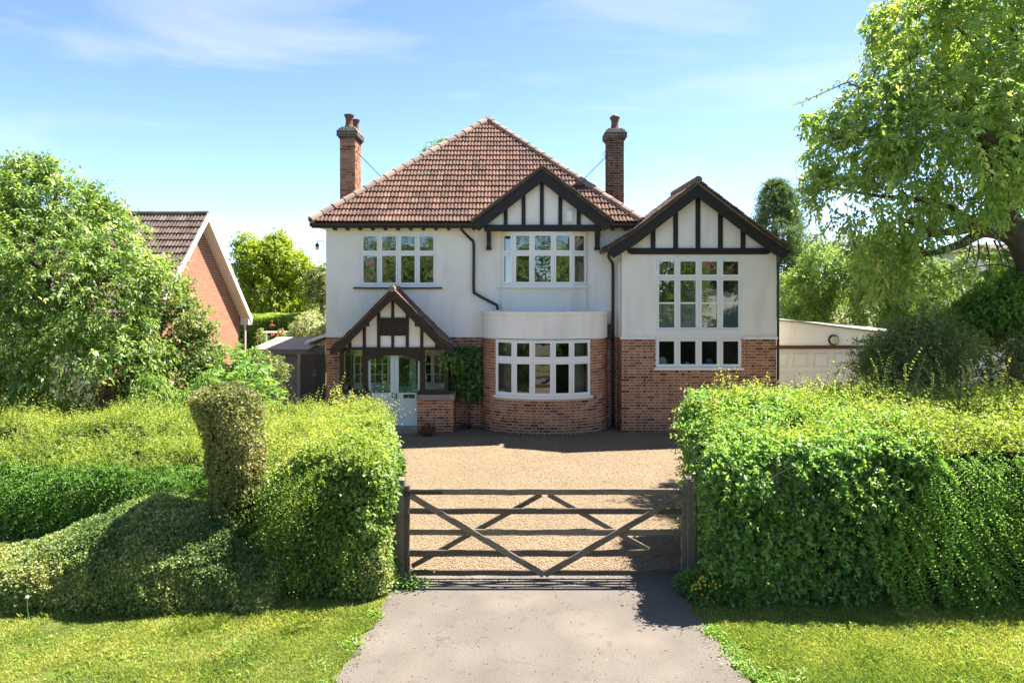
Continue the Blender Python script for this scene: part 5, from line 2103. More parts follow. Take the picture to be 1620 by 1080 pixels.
hl = np.clip((rng.gamma(2.2, .055, len(P)) + .05 + .16 * np.clip((P[:, 1] - 9.2) / 1.5, 0, 1) * (P[:, 0] < -2.0)) * (1 + .5 * vnoise(P, 3.5, 6)), .05, .6)
shoots(lv, P - [0, 0, .06], np.array([[-.08, -.05, 1.]]), hl, 8, .039, .022, .43 + .13 * vnoise(P, 2.4, 5) + rng.normal(size=len(P)) * .12, lean=.34, curve=.3)
lv.build('young_shoots', YOUNG, h)
hedge_core('dark_core', (LX0, 8.4, 0), (LX1, 10.7, 1.80), .3, h, inset=.24, xf=xf_block)

# --- long hedge further left
h = thing('hedge', (-5.6, 10.6, 0), 'long feathery yellow green hedge at the left edge behind the clipped mound', 'hedge')
A0, A1 = (-10.4, 9.25, 0), (LX0 + .25, 11.9, 1.52)


def xf_long(P):
    P = P.copy()
    x, y = P[:, 0].copy(), P[:, 1].copy()
    q = np.stack([x, y, x * 0], 1)
    P[:, 2] *= 1 + .085 * np.clip(y - 9.3, 0, 2.4) + .05 * vnoise(q, 1.9, 1) + .03 * vnoise(q, 4.1, 2)
    P[:, 1] += .10 * vnoise(np.stack([x, P[:, 2], y * 0], 1), 2.2, 1) + .14 * np.clip(P[:, 2] - .7, 0, 1.2) ** 2
    return P


lv = Leaves()
P, Nn = rounded_box_points(10600, A0, A1, .42, 'f')
P = xf_long(P)
P = P + Nn * (vnoise(P, 5) * .06 - rng.random(len(P)) * .14)[:, None]
k = P[:, 2] > .1
shoots(lv, P[k], Nn[k] * .6 + np.array([-.35, 0, -.05]), rng.uniform(.15, .32, k.sum()), 9, .036, .020, .34 + .10 * vnoise(P[k], 2.5, 2), lean=.3, curve=.4)
P, Nn = rounded_box_points(9000, A0, A1, .42, 'b')
P = xf_long(P)
lv.add(P, unit(Nn * .4 + rdir(len(P)) * .8), unit(Nn + rdir(len(P)) * .7 + [0, 0, .4]), .09, .06, .4)
lv.build('side_shoots', FROND, h)
lv = Leaves()
P, Nn = rounded_box_points(11400, A0, A1, .42, 't')
P = xf_long(P)
P = P[vnoise(P, 2.7, 7) + .6 * vnoise(P, 6.5, 2) > -.62]
hl = np.clip(rng.gamma(2.0, .085, len(P)) * (1 + .6 * vnoise(P, 3.2, 4)) + .08, .05, .6)
shoots(lv, P - [0, 0, .12], np.array([[-.12, -.10, 1.]]), hl, 9, .039, .022, .42 + .14 * vnoise(P, 1.9, 5) + rng.normal(size=len(P)) * .12, lean=.30, curve=.28)
n = 21000
P, Nn = rounded_box_points(n, A0, A1, .42, 't')
P = xf_long(P) - [0, 0, .08]
lv.add(P + rng.normal(size=(n, 3)) * .05, rdir(n), unit(rdir(n) + [0, 0, 1.0]), .045, .028, .10 + rng.normal(size=n) * .12)  # filler leaves tinted dark, painting shade into gaps between shoots
lv.build('young_shoots', YOUNG, h)
hedge_core('dark_core', A0, (A1[0], A1[1], A1[2]), .42, h, inset=.24, xf=xf_long)


# --- clipped box mound in front and the topiary column
def mound_c(x):
    c = np.interp(x, [-9.6, -9.3, -7.8, -6.3, -5.75, -5.2, -4.62, -3.9, -3.45, -3.15, -2.95, -2.85], [.10, .40, .48, .52, .68, .95, 1.10, 1.02, .86, .64, .36, .02])
    return c * (1 + .02 * np.sin(x * 5.1) + .012 * np.sin(x * 11 + 1))


def mound_pts(n):
    x = rng.uniform(-9.6, -2.85, n)
    w = rng.random(n)
    a = np.clip(w / .72, 0, 1) * math.pi / 2
    back = np.clip((w - .72) / .28, 0, 1)
    c = mound_c(x)
    y = 7.98 + .95 * (1 - np.cos(a)) + .55 * back + .05 * np.sin(x * 3.3)
    z = c * np.sin(a) ** .75 * (1 - .12 * back)
    nx = -np.gradient(mound_c(np.linspace(-9.6, -2.8, 680)), 6.8 / 679)[np.clip(((x + 9.6) / 6.8 * 679).astype(int), 0, 679)] * np.sin(a)
    Nn = unit(np.stack([np.clip(nx, -2, 3), -np.cos(a) - .05, np.sin(a) + .1], 1))
    return np.stack([x, y, z], 1), Nn


h = thing('box_bush', (-4.6, 8.7, 0), 'low clipped box bush with bronzed leaves, a rounded mound on the lawn edge', 'bush')
lv = Leaves()
P, Nn = mound_pts(205000)
n3 = 14000
y3 = rng.uniform(8.0, 9.3, n3)
z3 = .80 * np.sin(np.clip((y3 - 7.98) / .95, 0, 1) * 1.57) ** .75
P3 = np.stack([-2.93 + rng.normal(size=n3) * .03, y3, rng.random(n3) * z3], 1)
P = np.concatenate([P, P3])
Nn = np.concatenate([Nn, np.tile(unit(np.array([[1., -.2, .3]])), (n3, 1))])
P += Nn * (vnoise(P, 3, 3) * .03 + vnoise(P, 9) * .028 + vnoise(P, 21, 2) * .028 - rng.random(len(P)) ** 2 * .12)[:, None]
P[:, 2] = np.maximum(P[:, 2], .015)
k = len(P)
sc = rng.uniform(.6, 1.25, k)
patch = vnoise(P * [1, 1, 1.2], 2.3, 6)
lv.add(P, unit(Nn * .5 + rdir(k) * .8), unit(Nn + rdir(k) * .8 + [0, 0, .3]), .034 * sc, .024 * sc, .36 + .30 * patch + rng.normal(size=k) * .22)
lv.build('leaves', BOXLEAF, h)
m = MB()
gx = np.linspace(-9.4, -2.98, 44)
ga = np.concatenate([np.linspace(0, math.pi / 2, 9), [1.6]])
vs = []
for x in gx:
    c = max(.03, float(mound_c(np.array([x]))[0]) - .16)
    for q, a in enumerate(ga):
        aa = min(a, math.pi / 2)
        vs.append((x, 8.13 + .85 * (1 - math.cos(aa)) + (.45 if q == 9 else 0), max(.0, c * math.sin(aa) ** .75)))
fs = [(i * 10 + j, (i + 1) * 10 + j, (i + 1) * 10 + j + 1, i * 10 + j + 1) for i in range(43) for j in range(9)]
m.add(vs, fs)
m.add([vs[43 * 10 + j] for j in range(10)] + [(gx[-1], vs[43 * 10 + j][1], 0) for j in range(10)], [(j, j + 1, j + 11, j + 10) for j in range(9)])
m.build('dark_core', TWIG_AND_CORE, h)  # solid filler under the leaves, its dark colour standing in for shade

h = thing('topiary_column', (xa(365, 8.9), 8.9, 0), 'leaning bronze topiary column with a broader clipped top, rising behind the box mound', 'topiary')
lv = Leaves()
n = 52000
zz = rng.uniform(.5, 2.58, n)
th = rng.uniform(0, 2 * math.pi, n)
KZ = [.5, 1.0, 1.35, 1.6, 1.9, 2.2, 2.58]
KC = [xa(q, 8.8) for q in (372, 371, 371, 370, 366, 354, 352)]
cz = np.interp(zz, KZ, KC)
rz = np.interp(zz, [.5, .9, 1.3, 1.7, 2.0, 2.3, 2.44, 2.52, 2.58], [.27, .29, .32, .36, .37, .41, .37, .27, .06])
top_ = rng.random(n) < .14
rr_ = np.where(top_, rz * np.sqrt(rng.random(n)), rz)
zz = np.where(top_, 2.52 - .25 * (rr_ / .42) ** 3, zz)
Nn = unit(np.stack([np.cos(th), np.sin(th), np.where(top_, 1.5, .15)], 1))
P = np.stack([np.where(top_, KC[-1], cz) + rr_ * np.cos(th), 8.86 + rr_ * np.sin(th), zz], 1)
P += Nn * (vnoise(P, 4, 1) * .06 + vnoise(P, 9, 3) * .055 + vnoise(P, 19, 2) * .05 + .02 - rng.random(n) ** 2 * .17)[:, None]
sc = rng.uniform(.6, 1.25, n)
lv.add(P, unit(Nn * .5 + rdir(n) * .8), unit(Nn + rdir(n) * .8 + [0, 0, .3]), .034 * sc, .024 * sc, .42 + .16 * vnoise(P, 3, 6) + rng.normal(size=n) * .24 - .28 * (Nn[:, 2] > .7))
lv.build('leaves', TOPIARY, h)
m = MB()
m.tube([(KC[0], 8.86, 0), (KC[1], 8.86, 1.0), (KC[3], 8.86, 1.6), (KC[5], 8.86, 2.2), (KC[6], 8.86, 2.38)], [.2, .22, .26, .28, .18], 12)
m.build('dark_core', TWIG_AND_CORE, h)  # solid column inside, coloured as dark as the shaded depth of the foliage


# --- trees and shrubs: crowns of leafy sprays spread through lumpy volumes
def crown(blobs, n_spray, nleaf, slen, L, W, tint, seed=1, droop=.45, lump=.35, gap=-.35, shell=.45, flat=.0, hang=.3, spread=.8, tsd=.12, sprays=None, gscale=2.2):
    """blobs: (cx,cy,cz,rx,ry,rz); sprays of leaves near the skin of the union, thinned by a lumpy field so that gaps open"""
    lv = Leaves()
    B = np.array(blobs, float)
    wts = (B[:, 3] * B[:, 4] + B[:, 4] * B[:, 5] + B[:, 3] * B[:, 5])
    cnt = rng.multinomial(int(n_spray * 1.9), wts / wts.sum())
    C, O = [], []
    for (cx, cy, cz, rx, ry, rz), c in zip(blobs, cnt):
        d = rdir(c)
        rad = 1 - shell * rng.random(c) ** 1.4
        rad *= 1 + lump * .5 * vnoise(d * 1.0 + [cx, cy, cz], 3.1, seed)
        p = d * rad[:, None] * [rx, ry, rz] + [cx, cy, cz]
        C.append(p)
        O.append(unit(d / [rx, ry, rz]))
    C, O = np.concatenate(C), np.concatenate(O)
    inside = np.zeros(len(C), bool)
    for (cx, cy, cz, rx, ry, rz) in blobs:
        inside |= (((C - [cx, cy, cz]) / [rx, ry, rz]) ** 2).sum(1) < .30
    g = vnoise(C, gscale, seed + 2)
    g = g + .55 * vnoise(C, gscale * 2.7, seed + 5)
    ok = (~inside) & (g > gap + rng.normal(size=len(C)) * .10) & (C[:, 2] > .1)
    C, O = C[ok][:n_spray], O[ok][:n_spray]
    n = len(C)
    o = unit(O * .75 + rdir(n) * .55 + [0, 0, .15 - droop * .6])
    ln = slen * rng.uniform(.6, 1.3, n)
    s0 = unit(np.cross(o, rdir(n)))
    st_t = rng.normal(size=n) * tsd
    for k in range(nleaf):
        t = (k + .5) / nleaf
        p = C + o * (ln * (t - .5))[:, None] + np.array([0, 0, -1.]) * (ln * t * t * droop)[:, None]
        sgn = 1 if k % 2 else -1
        ld = unit(o * .5 + s0 * sgn * spread + rng.normal(size=(n, 3)) * .35 + np.array([0, 0, -hang]))
        nn = unit(np.array([0, 0, 1.]) * (1 - .5 * hang) + O * .5 + rng.normal(size=(n, 3)) * .5)
        sc = rng.uniform(.65, 1.2, n)
        lv.add(p, ld, nn, L * sc, W * sc, tint + st_t + rng.normal(size=n) * tsd * .6, droop=.1 + hang * .15)
        if k % 2: s0 = unit(np.cross(o, s0) * .7 + s0 * .7)
    return lv, C


def trunk(parent, paths, name='trunk', material=None):
    m = MB()
    for pts, r0, r1 in paths:
        q = tube_smooth(pts, 5)
        m.tube(q, [r0 + (r1 - r0) * (i / (len(q) - 1)) ** .8 for i in range(len(q))], 9)
    return m.build(name, material or BARK, parent, smooth=True)


def blob(px, py, rpx, Y, ry=None, rzpx=None):
    s = Y / F_PX
    r = rpx * s
    return (xa(px, Y), Y, za(py, Y), r, ry or r, (rzpx or rpx) * s)


def twigs_to(C, centre, k, r=.012, limbs=None):
    """thin bent branches out to some of the sprays, each from the nearest limb point"""
    idx = rng.choice(len(C), min(k, len(C)), replace=False)
    if limbs:
        base = [q for pts, r0, r1 in limbs for q in tube_smooth(pts, 5)]
    else:
        c = Vector(centre)
        base = [c + Vector((0, 0, dz)) for dz in (-.8, -.3, .2, .7, 1.2)]
    out = []
    for i in idx:
        q = Vector(C[i])
        b = min(base, key=lambda p: (p - q).length + (0 if p.z < q.z + .3 else 1.0))
        w = (q - b).length
        m1 = b.lerp(q, .35) + Vector((random.uniform(-.1, .1), random.uniform(-.1, .1), .14)) * w
        m2 = b.lerp(q, .7) + Vector((random.uniform(-.08, .08), random.uniform(-.08, .08), .10)) * w
        out.append(([b, m1, m2, q], r * 1.8, r * .4))
    return out


# big tree at the right
T = thing('tree', (xa(1640, 14.5), 14.5, 0), 'large spreading tree with drooping bright green leaves and dark limbs at the right edge', 'tree')
Y = 14.5
bl_ = [blob(1485, 95, 105, Y - .3, 1.7), blob(1405, 185, 88, Y - .6, 1.5), blob(1350, 245, 72, Y - .4, 1.3), blob(1325, 305, 52, Y - .2, 1.0), blob(1420, 310, 100, Y - .9, 1.4),
       blob(1530, 215, 140, Y - 1.2, 2.0), blob(1640, 120, 150, Y, 2.2), blob(1570, 10, 120, Y, 2.0), blob(1455, 415, 60, Y + .3, .9, 48), blob(1400, 425, 40, Y - .4, .8, 42), blob(1650, 270, 110, Y - .3, 1.3), blob(1540, 320, 60, Y - 1.9, .6, 34),
       blob(1560, 425, 60, Y + .7, .7, 40), blob(1440, 40, 62, Y + .3, 1.2), blob(1720, 200, 150, Y, 2.4), blob(1640, -60, 130, Y, 2.2), blob(1296, 300, 26, Y - .2, .5, 40), blob(1285, 190, 26, Y - .1, .5, 18),
       blob(1400, 28, 26, Y + .2, .5, 22), blob(1590, 480, 56, Y + .5, .7, 40)]
lv, C = crown(bl_, 7600, 11, .42, .125, .060, .48, seed=3, droop=.4, gap=-.42, hang=.5, shell=.65, gscale=2.4, tsd=.18)
tip = at(1258, 167, Y - .1)
P = np.array([tip.lerp(at(1330, 130, Y - .1), t) for t in np.linspace(0, 1, 9)])
lv.add(np.repeat(P, 5, 0) + rng.normal(size=(45, 3)) * .04, rdir(45) * .6 + [-.3, 0, -.6], rdir(45) + [0, 0, 1], .11, .05, .5)
lv.build('crown', CHERRY, T)
J = at(1605, 372, Y - .6)
P = lambda a, b, dy=0.: at(a, b, Y - .6 + dy)
limbs = [([(P(1660, 640).x, Y - .4, 0), P(1650, 520), P(1628, 420), P(1606, 370), P(1596, 320), P(1604, 250), P(1618, 150), P(1600, 40)], .34, .06),
         ([P(1610, 385), P(1588, 372), P(1555, 368, -.1), P(1520, 386, -.2), P(1488, 397, -.3), P(1470, 402, -.3)], .17, .05),
         ([P(1604, 372), P(1585, 352, -.2), P(1545, 352, -.3), P(1510, 362, -.4), P(1470, 372, -.4)], .15, .04),
         ([P(1560, 352, -.3), P(1520, 366, -.4), P(1470, 366, -.6), P(1442, 352, -.6), P(1425, 348, -.6)], .09, .045),
         ([P(1600, 330), P(1560, 240, .4), P(1500, 170, .6), P(1440, 110, .6)], .14, .03), ([P(1602, 260), P(1540, 200, -.4), P(1430, 190, -.4), P(1340, 225, -.3)], .11, .025),
         ([P(1614, 180), P(1560, 90, .2), P(1500, 30, .4)], .09, .02), ([P(1606, 300), P(1680, 230, .3), P(1740, 150)], .14, .03), ([P(1545, 352, -.3), P(1480, 320, -.2), P(1390, 310), P(1330, 300)], .08, .02),
         ([P(1340, 130), P(1300, 148), P(1258, 167)], .015, .004), ([P(1430, 190, -.4), P(1380, 150), P(1340, 130)], .03, .014)]
limbs += twigs_to(C, None, 90, .011, list(limbs))
for (a, b, c_, d) in ((1548, 385, 1540, 430), (1560, 383, 1563, 440), (1572, 380, 1585, 425), (1535, 388, 1520, 425), (1580, 382, 1600, 440)):
    limbs.append(([P(a, b, -.15), P((a + c_) / 2 + 4, (b + d) / 2, -.2), P(c_, d, -.2)], .02, .006))
trunk(T, limbs)

# trees at the left
T = thing('tree', (xa(60, 13), 13.0, 0), 'dense grey green tree filling the left edge in front of the bungalow', 'tree')
Y = 13.0
bl_ = [blob(45, 310, 62, Y), blob(110, 330, 62, Y), blob(165, 372, 58, Y), blob(60, 410, 110, Y - .4, 1.3), blob(140, 470, 105, Y - .5, 1.2), blob(20, 520, 130, Y - .4, 1.4), blob(125, 580, 110, Y - .6, 1.1),
       blob(-80, 400, 130, Y, 1.5), blob(225, 445, 55, Y - .3, .7), blob(40, 262, 26, Y, .4), blob(78, 262, 16, Y, .3, 20), blob(150, 312, 22, Y, .3), blob(185, 335, 20, Y, .3), blob(205, 560, 60, Y - .5, .8), blob(-60, 290, 70, Y, 1), blob(20, 640, 120, Y - .6, .9), blob(-90, 560, 120, Y - .4, 1.2), blob(120, 640, 90, Y - .7, .7)]
lv, C = crown(bl_, 8200, 10, .34, .092, .042, .46, seed=5, droop=.3, gap=-.52, hang=.45, shell=.6, tsd=.21, gscale=2.4, lump=.6)
P2 = np.array([at(px, py, 13.0 + .3 * (k % 3)) for k, (px, py) in enumerate(((52, 262), (44, 268), (62, 266), (78, 270), (84, 275), (15, 275), (112, 300), (148, 318), (156, 312), (182, 338), (190, 345), (205, 368), (215, 395), (128, 305), (100, 285), (30, 270), (235, 420), (165, 330)))])
shoots(lv, P2 - [0, 0, .25], np.array([[.1, 0, 1.]]), rng.uniform(.45, .75, len(P2)), 9, .12, .055, .42, lean=.2, curve=.2)
lv.build('crown', LAUREL, T)
c0 = at(60, 600, Y)
trunk(T, [([(c0.x, Y, 0), (c0.x + .05, Y, 1.6), at(70, 470, Y), at(80, 380, Y), at(90, 300, Y)], .2, .03), ([at(65, 520, Y), at(130, 470, Y), at(200, 420, Y)], .1, .02), ([at(65, 540, Y), at(-20, 450, Y), at(-60, 380, Y)], .1, .02)] + twigs_to(C, at(80, 450, Y), 30))

T = thing('shrub', (xa(255, 13.6), 13.6, 0), 'loose shrub with reddish new leaves in front of the bungalow gable', 'shrub')
Y = 13.6
bl_ = [blob(258, 470, 42, Y, .6), blob(290, 505, 42, Y, .6), blob(250, 535, 65, Y, .8), blob(305, 560, 42, Y, .6), blob(225, 585, 60, Y - .2, .7), blob(290, 450, 14, Y, .2, 18), blob(322, 520, 18, Y, .2), blob(280, 600, 55, Y - .2, .7)]
lv, C = crown(bl_, 1700, 10, .30, .080, .042, .52, seed=8, droop=.15, gap=-.3, hang=.2, shell=.6, tsd=.22)
lv.build('crown', MIXED, T)
trunk(T, [([(xa(260, Y), Y, 0), at(262, 600, Y), at(255, 530, Y), at(268, 460, Y)], .05, .012), ([(xa(262, Y), Y, 0), at(280, 590, Y), at(300, 540, Y)], .04, .01)] + twigs_to(C, at(262, 560, Y), 24, .008), 'stems')

T = thing('shrub', (xa(190, 12.3), 12.3, 0), 'small copper red shrub showing through at the foot of the left tree', 'shrub')
lv, C = crown([blob(188, 608, 24, 12.1, .3, 34), blob(172, 640, 20, 12.1, .3, 26), blob(205, 598, 14, 12.0, .2)], 340, 10, .22, .06, .03, .5, seed=9, gap=-.9)
lv.build('crown', REDLEAF, T)
trunk(T, [([(xa(190, 12.3), 12.3, 0), at(190, 610, 12.3)], .03, .01)], 'stems')

# wisteria-like hanging shrub
T = thing('shrub', (xa(235, 12.0), 12.0, 0), 'green shrub with long hanging leaves behind the long hedge', 'shrub')
lv, C = crown([blob(232, 625, 42, 12.1, .4, 40), blob(262, 640, 30, 12.1, .3, 30), blob(300, 640, 34, 12.2, .4, 34), blob(330, 610, 24, 12.4, .3, 30), blob(110, 640, 60, 12.1, .4, 30)], 900, 12, .36, .085, .03, .5, seed=12, droop=.8, hang=1.0, gap=-.6)
lv.build('crown', MIDLEAF, T)
trunk(T, [([(xa(240, 12.2), 12.2, 0), at(240, 620, 12.2)], .03, .01)], 'stems')


# bright shrub with large lobed leaves
def lobed(lv, P, D, N, size, tint):
    n = len(P)
    D = unit(D)
    S = unit(np.cross(D, N))
    for ang, s in ((-1.25, .62), (-.65, .85), (0, 1.0), (.65, .85), (1.25, .62)):
        d = D * math.cos(ang) + S * math.sin(ang)
        lv.add(P, d, N, size * s, size * .30 * s, tint, fold=.12, droop=.15)


T = thing('shrub', (xa(350, 13.4), 13.4, 0), 'bright green shrub with large lobed leaves between the bungalow and the fence', 'shrub')
lv = Leaves()
for (px, py, r, Y, k) in ((355, 572, 34, 13.9, 140), (395, 580, 32, 13.9, 110), (318, 590, 38, 13.6, 150), (370, 612, 48, 13.3, 210), (420, 618, 26, 13.3, 60), (300, 625, 36, 13.2, 130), (345, 640, 50, 13.0, 190), (415, 640, 30, 13.0, 50)):
    c = np.array(at(px, py, Y))
    d = rdir(k)
    P = c + d * np.cbrt(rng.random(k))[:, None] * r * Y / F_PX
    D = unit(d * [.8, .5, .2] + rdir(k) * .4 + [0, -.15, -.15])
    lobed(lv, P, D, unit(rdir(k) * .45 + [0, -.2, 1.]), rng.uniform(.11, .21, k), rng.uniform(.1, .9, k))
lv.build('leaves', FIG, T)
trunk(T, [([(xa(350, 13.4), 13.4, 0), at(352, 640, 13.4), at(345, 585, 13.6)], .05, .015), ([(xa(355, 13.4), 13.4, 0), at(385, 640, 13.3), at(400, 590, 13.6)], .05, .015)] +
      [([(xa(352, 13.4), 13.4, .6), at(px, py + 18, 13.4), at(px, py, 13.5)], .018, .008) for px, py in ((318, 595), (370, 612), (420, 620), (300, 625))], 'stems')
# another loose shrub by the fence
T = thing('shrub', (xa(425, 16), 16.0, 0), 'thin leafy shrub leaning over the grey board fence', 'shrub')
lv, C = crown([blob(428, 585, 24, 16, .4, 30), blob(408, 560, 16, 16, .3), blob(440, 600, 18, 15.8, .3, 26)], 190, 9, .26, .07, .035, .4, seed=15, gap=-.8)
lv.build('crown', DARKLEAF, T)
trunk(T, [([(xa(425, 16), 16, 0), at(428, 600, 16), at(410, 560, 16)], .025, .008)], 'stems')


# background trees
def tree(label, base_px, Y, blobs, n, nl, slen, L, W, tint, material, seed, name='tree', cat='tree', limb=(), r=.16, **kw):
    T = thing(name, (xa(base_px, Y), Y, 0), label, cat)
    lv, C = crown(blobs, n, nl, slen, L, W, tint, seed=seed, **kw)
    lv.build('crown', material, T)
    zc = np.mean([b[2] for b in blobs])
    xc = np.mean([b[0] for b in blobs])
    paths = [([(xa(base_px, Y), Y, 0), (xa(base_px, Y) * .6 + xc * .4, Y, zc * .4), (xc, Y, zc), (xc + .1, Y, zc + blobs[0][5] * .5)], r, r * .2)]
    paths += twigs_to(C, (xc, Y, zc * .75), 26, r * .09)
    trunk(T, paths)
    return T


Y = 34
tree('tall lime green tree between the bungalow and the house', 432, Y, [blob(430, 420, 44, Y), blob(400, 415, 34, Y), blob(462, 425, 32, Y), blob(425, 470, 52, Y), blob(465, 470, 34, Y), blob(388, 385, 16, Y), blob(440, 385, 20, Y), blob(395, 460, 30, Y)],
     2700, 11, .62, .17, .085, .5, LIME, 21, droop=.15, gap=-.42, shell=.7, hang=.2, gscale=1.6, r=.11)
tree('dark green tree close behind the left corner of the house', 515, 31, [blob(520, 450, 34, 31, None, 40), blob(500, 445, 20, 31, None, 26), blob(505, 490, 30, 31)], 620, 10, .45, .13, .06, .45, DARKLEAF, 22, gap=-.5)
tree('pale grey green variegated bush left of the white lean-to', 490, 26, [blob(490, 520, 30, 26, None, 28), blob(470, 540, 22, 26), blob(508, 500, 22, 26), blob(500, 470, 14, 26, None, 20)], 800, 10, .3, .085, .045, .45, GREYLEAF, 23, 'shrub', 'shrub', gap=-.8, r=.06)
# rear garden hedge with rose arch
h = thing('hedge', (-11.0, 30.5, 0), 'tall dark hedge closing the garden behind the shed', 'hedge')
lv = Leaves()
bb0, bb1 = (xa(372, 30), 30.0, 0), (xa(470, 30), 31.5, za(500, 30))
P, Nn = rounded_box_points(16000, bb0, bb1, .3, 'ft')
n = len(P)
P += Nn * (vnoise(P, 3) * .1)[:, None]
lv.add(P, unit(Nn * .4 + rdir(n) * .8), unit(Nn + [0, 0, .5] + rdir(n) * .7), .11, .06, .35 + .25 * Nn[:, 2] + rng.normal(size=n) * .15)
lv.build('leaves', PRIVET, h)
hedge_core('dark_core', bb0, bb1, .3, h, .2)
ra = thing('rose_arch', at(430, 560, 27).xy.to_3d(), 'rose arch with climbing orange pink roses in front of the rear hedge', 'garden arch')
m = MB()
for px in (414, 446):
    for dy in (0, .5):
        m.tube([(xa(px, 27), 27 + dy, 0), (xa(px, 27), 27 + dy, za(526, 27))], .03, 6)
m.tube([(xa(409, 27), 27, za(526, 27)), (xa(451, 27), 27, za(526, 27))], .03, 6)
m.tube([(xa(409, 27), 27.5, za(526, 27)), (xa(451, 27), 27.5, za(526, 27))], .03, 6)
m.build('frame', FRAME, ra)
lv, C = crown([blob(414, 535, 7, 27, .3, 18), blob(446, 535, 7, 27, .3, 18), blob(430, 518, 18, 27, .3, 8)], 130, 8, .22, .07, .04, .5, seed=25, gap=-1)
lv.build('leaves', MIDLEAF, ra)
lv = Leaves()
P = C[rng.choice(len(C), 26, replace=False)] + [0, -.1, 0]
P = np.concatenate([P, np.array([at(430 + a, 513 + b, 26.8) for a, b in ((0, 0), (3, 2), (-2, 3), (1, -5), (-1, 14), (3, 16), (0, 18))])])
for k in range(7):
    lv.add(P, rdir(len(P)), rdir(len(P)), .065, .06, rng.random(len(P)))
lv.build('roses', PINK, ra)

tree('wispy tree top showing above the left hip of the house roof', 690, 38, [blob(686, 240, 22, 38, None, 24), blob(700, 222, 12, 38, None, 8), blob(676, 250, 12, 38, None, 10), blob(690, 300, 50, 38), blob(700, 400, 90, 38)], 900, 9, .6, .16, .06, .4, MIDLEAF, 27, gap=-.25)
# conifer behind the wing
Y = 30
T = thing('conifer', (xa(1228, Y), Y, 0), 'dark conifer with drooping sprays rising behind the right end of the wing', 'tree')
lv = Leaves()
n = 6500
t = rng.random(n) ** .75
zz = za(285, Y) * (1 - t) + .8 * t
th = rng.uniform(0, 2 * math.pi, n)
rr_ = (.10 + 2.1 * t ** .75) * (1 + .22 * np.sin(zz * 4.2) + .22 * np.sin(th * 3 + zz * 2.1)) * rng.uniform(.5, 1.08, n)
C = np.stack([xa(1228, Y) + rr_ * np.cos(th), Y + rr_ * np.sin(th), zz + .1], 1)
out = np.stack([np.cos(th), np.sin(th), np.zeros(n)], 1)
k = vnoise(C, 2.0, 2) + .5 * vnoise(C, 5.0, 4) > -.5
C, out = C[k], out[k]
shoots(lv, C, out * .8 + np.array([0, 0, -.25]), rng.uniform(.3, .6, len(C)), 9, .14, .05, .4, lean=.25, curve=.35, spread=.6)
lv.build('crown', CONIFER, T)
trunk(T, [([(xa(1228, Y), Y, 0), (xa(1228, Y), Y, 4), (xa(1228, Y), Y, 8.2)], .2, .02)])
Y = 26
tree('pale green bushy tree just right of the wing, above the garage roof', 1290, Y, [blob(1265, 462, 40, Y), blob(1305, 425, 44, Y), blob(1345, 440, 46, Y), blob(1280, 500, 40, Y), blob(1335, 495, 46, Y)], 2100, 10, .42, .12, .055, .45, MIDLEAF, 31, gap=-.5)
tree('mid green tree beyond the big tree, between garage and white house', 1405, 24, [blob(1400, 410, 52, 24), blob(1440, 455, 60, 24), blob(1385, 480, 48, 24), blob(1470, 490, 56, 24), blob(1360, 460, 36, 24)], 2300, 10, .42, .12, .055, .35, MIDLEAF, 32, gap=-.5)
tree('dark tree top behind the conifer and the pale bushy tree', 1300, 38, [blob(1305, 385, 30, 38), blob(1270, 400, 26, 38), blob(1340, 400, 34, 38), blob(1310, 440, 60, 38)], 800, 10, .6, .17, .07, .45, DARKLEAF, 33, gap=-.5)
# yellow bush just over the garage roof
T = thing('shrub', (xa(1315, 25.6), 25.6, 0), 'golden yellow shrub peeping over the garage roof', 'shrub')
lv, C = crown([blob(1300, 515, 12, 25.6, .3, 9), blob(1325, 518, 14, 25.6, .3, 8), blob(1312, 540, 30, 25.6, .4, 24)], 260, 9, .25, .08, .035, .5, seed=35, gap=-1, droop=-.3, hang=-.3)
lv.build('crown', YELLOW, T)
trunk(T, [([(xa(1315, 25.6), 25.6, 0), at(1315, 530, 25.6)], .04, .01)], 'stems')

# far belt of trees closing the view behind the gardens
lv = Leaves()
n = 34000
x = rng.uniform(-75, 75, n)
ht = 4.6 + 1.6 * np.sin(x * .21) + 1.1 * np.sin(x * .53 + 1) + .7 * np.sin(x * 1.3)
z = ht * np.sqrt(rng.random(n))
P = np.stack([x, 66 + rng.normal(size=n) * 1.2 - 2.2 * np.sin(np.clip(z / ht, 0, 1) * 1.57 + 1.2), z], 1)
lv.add(P, rdir(n), unit(rdir(n) + [0, -.3, .8]), rng.uniform(.25, .55, n), rng.uniform(.15, .32, n), .4 + .2 * vnoise(P, .6) + rng.normal(size=n) * .12)
o = lv.build('distant_trees', MIDLEAF)
tag(o, 'far belt of trees beyond the back gardens', 'trees', kind='stuff')

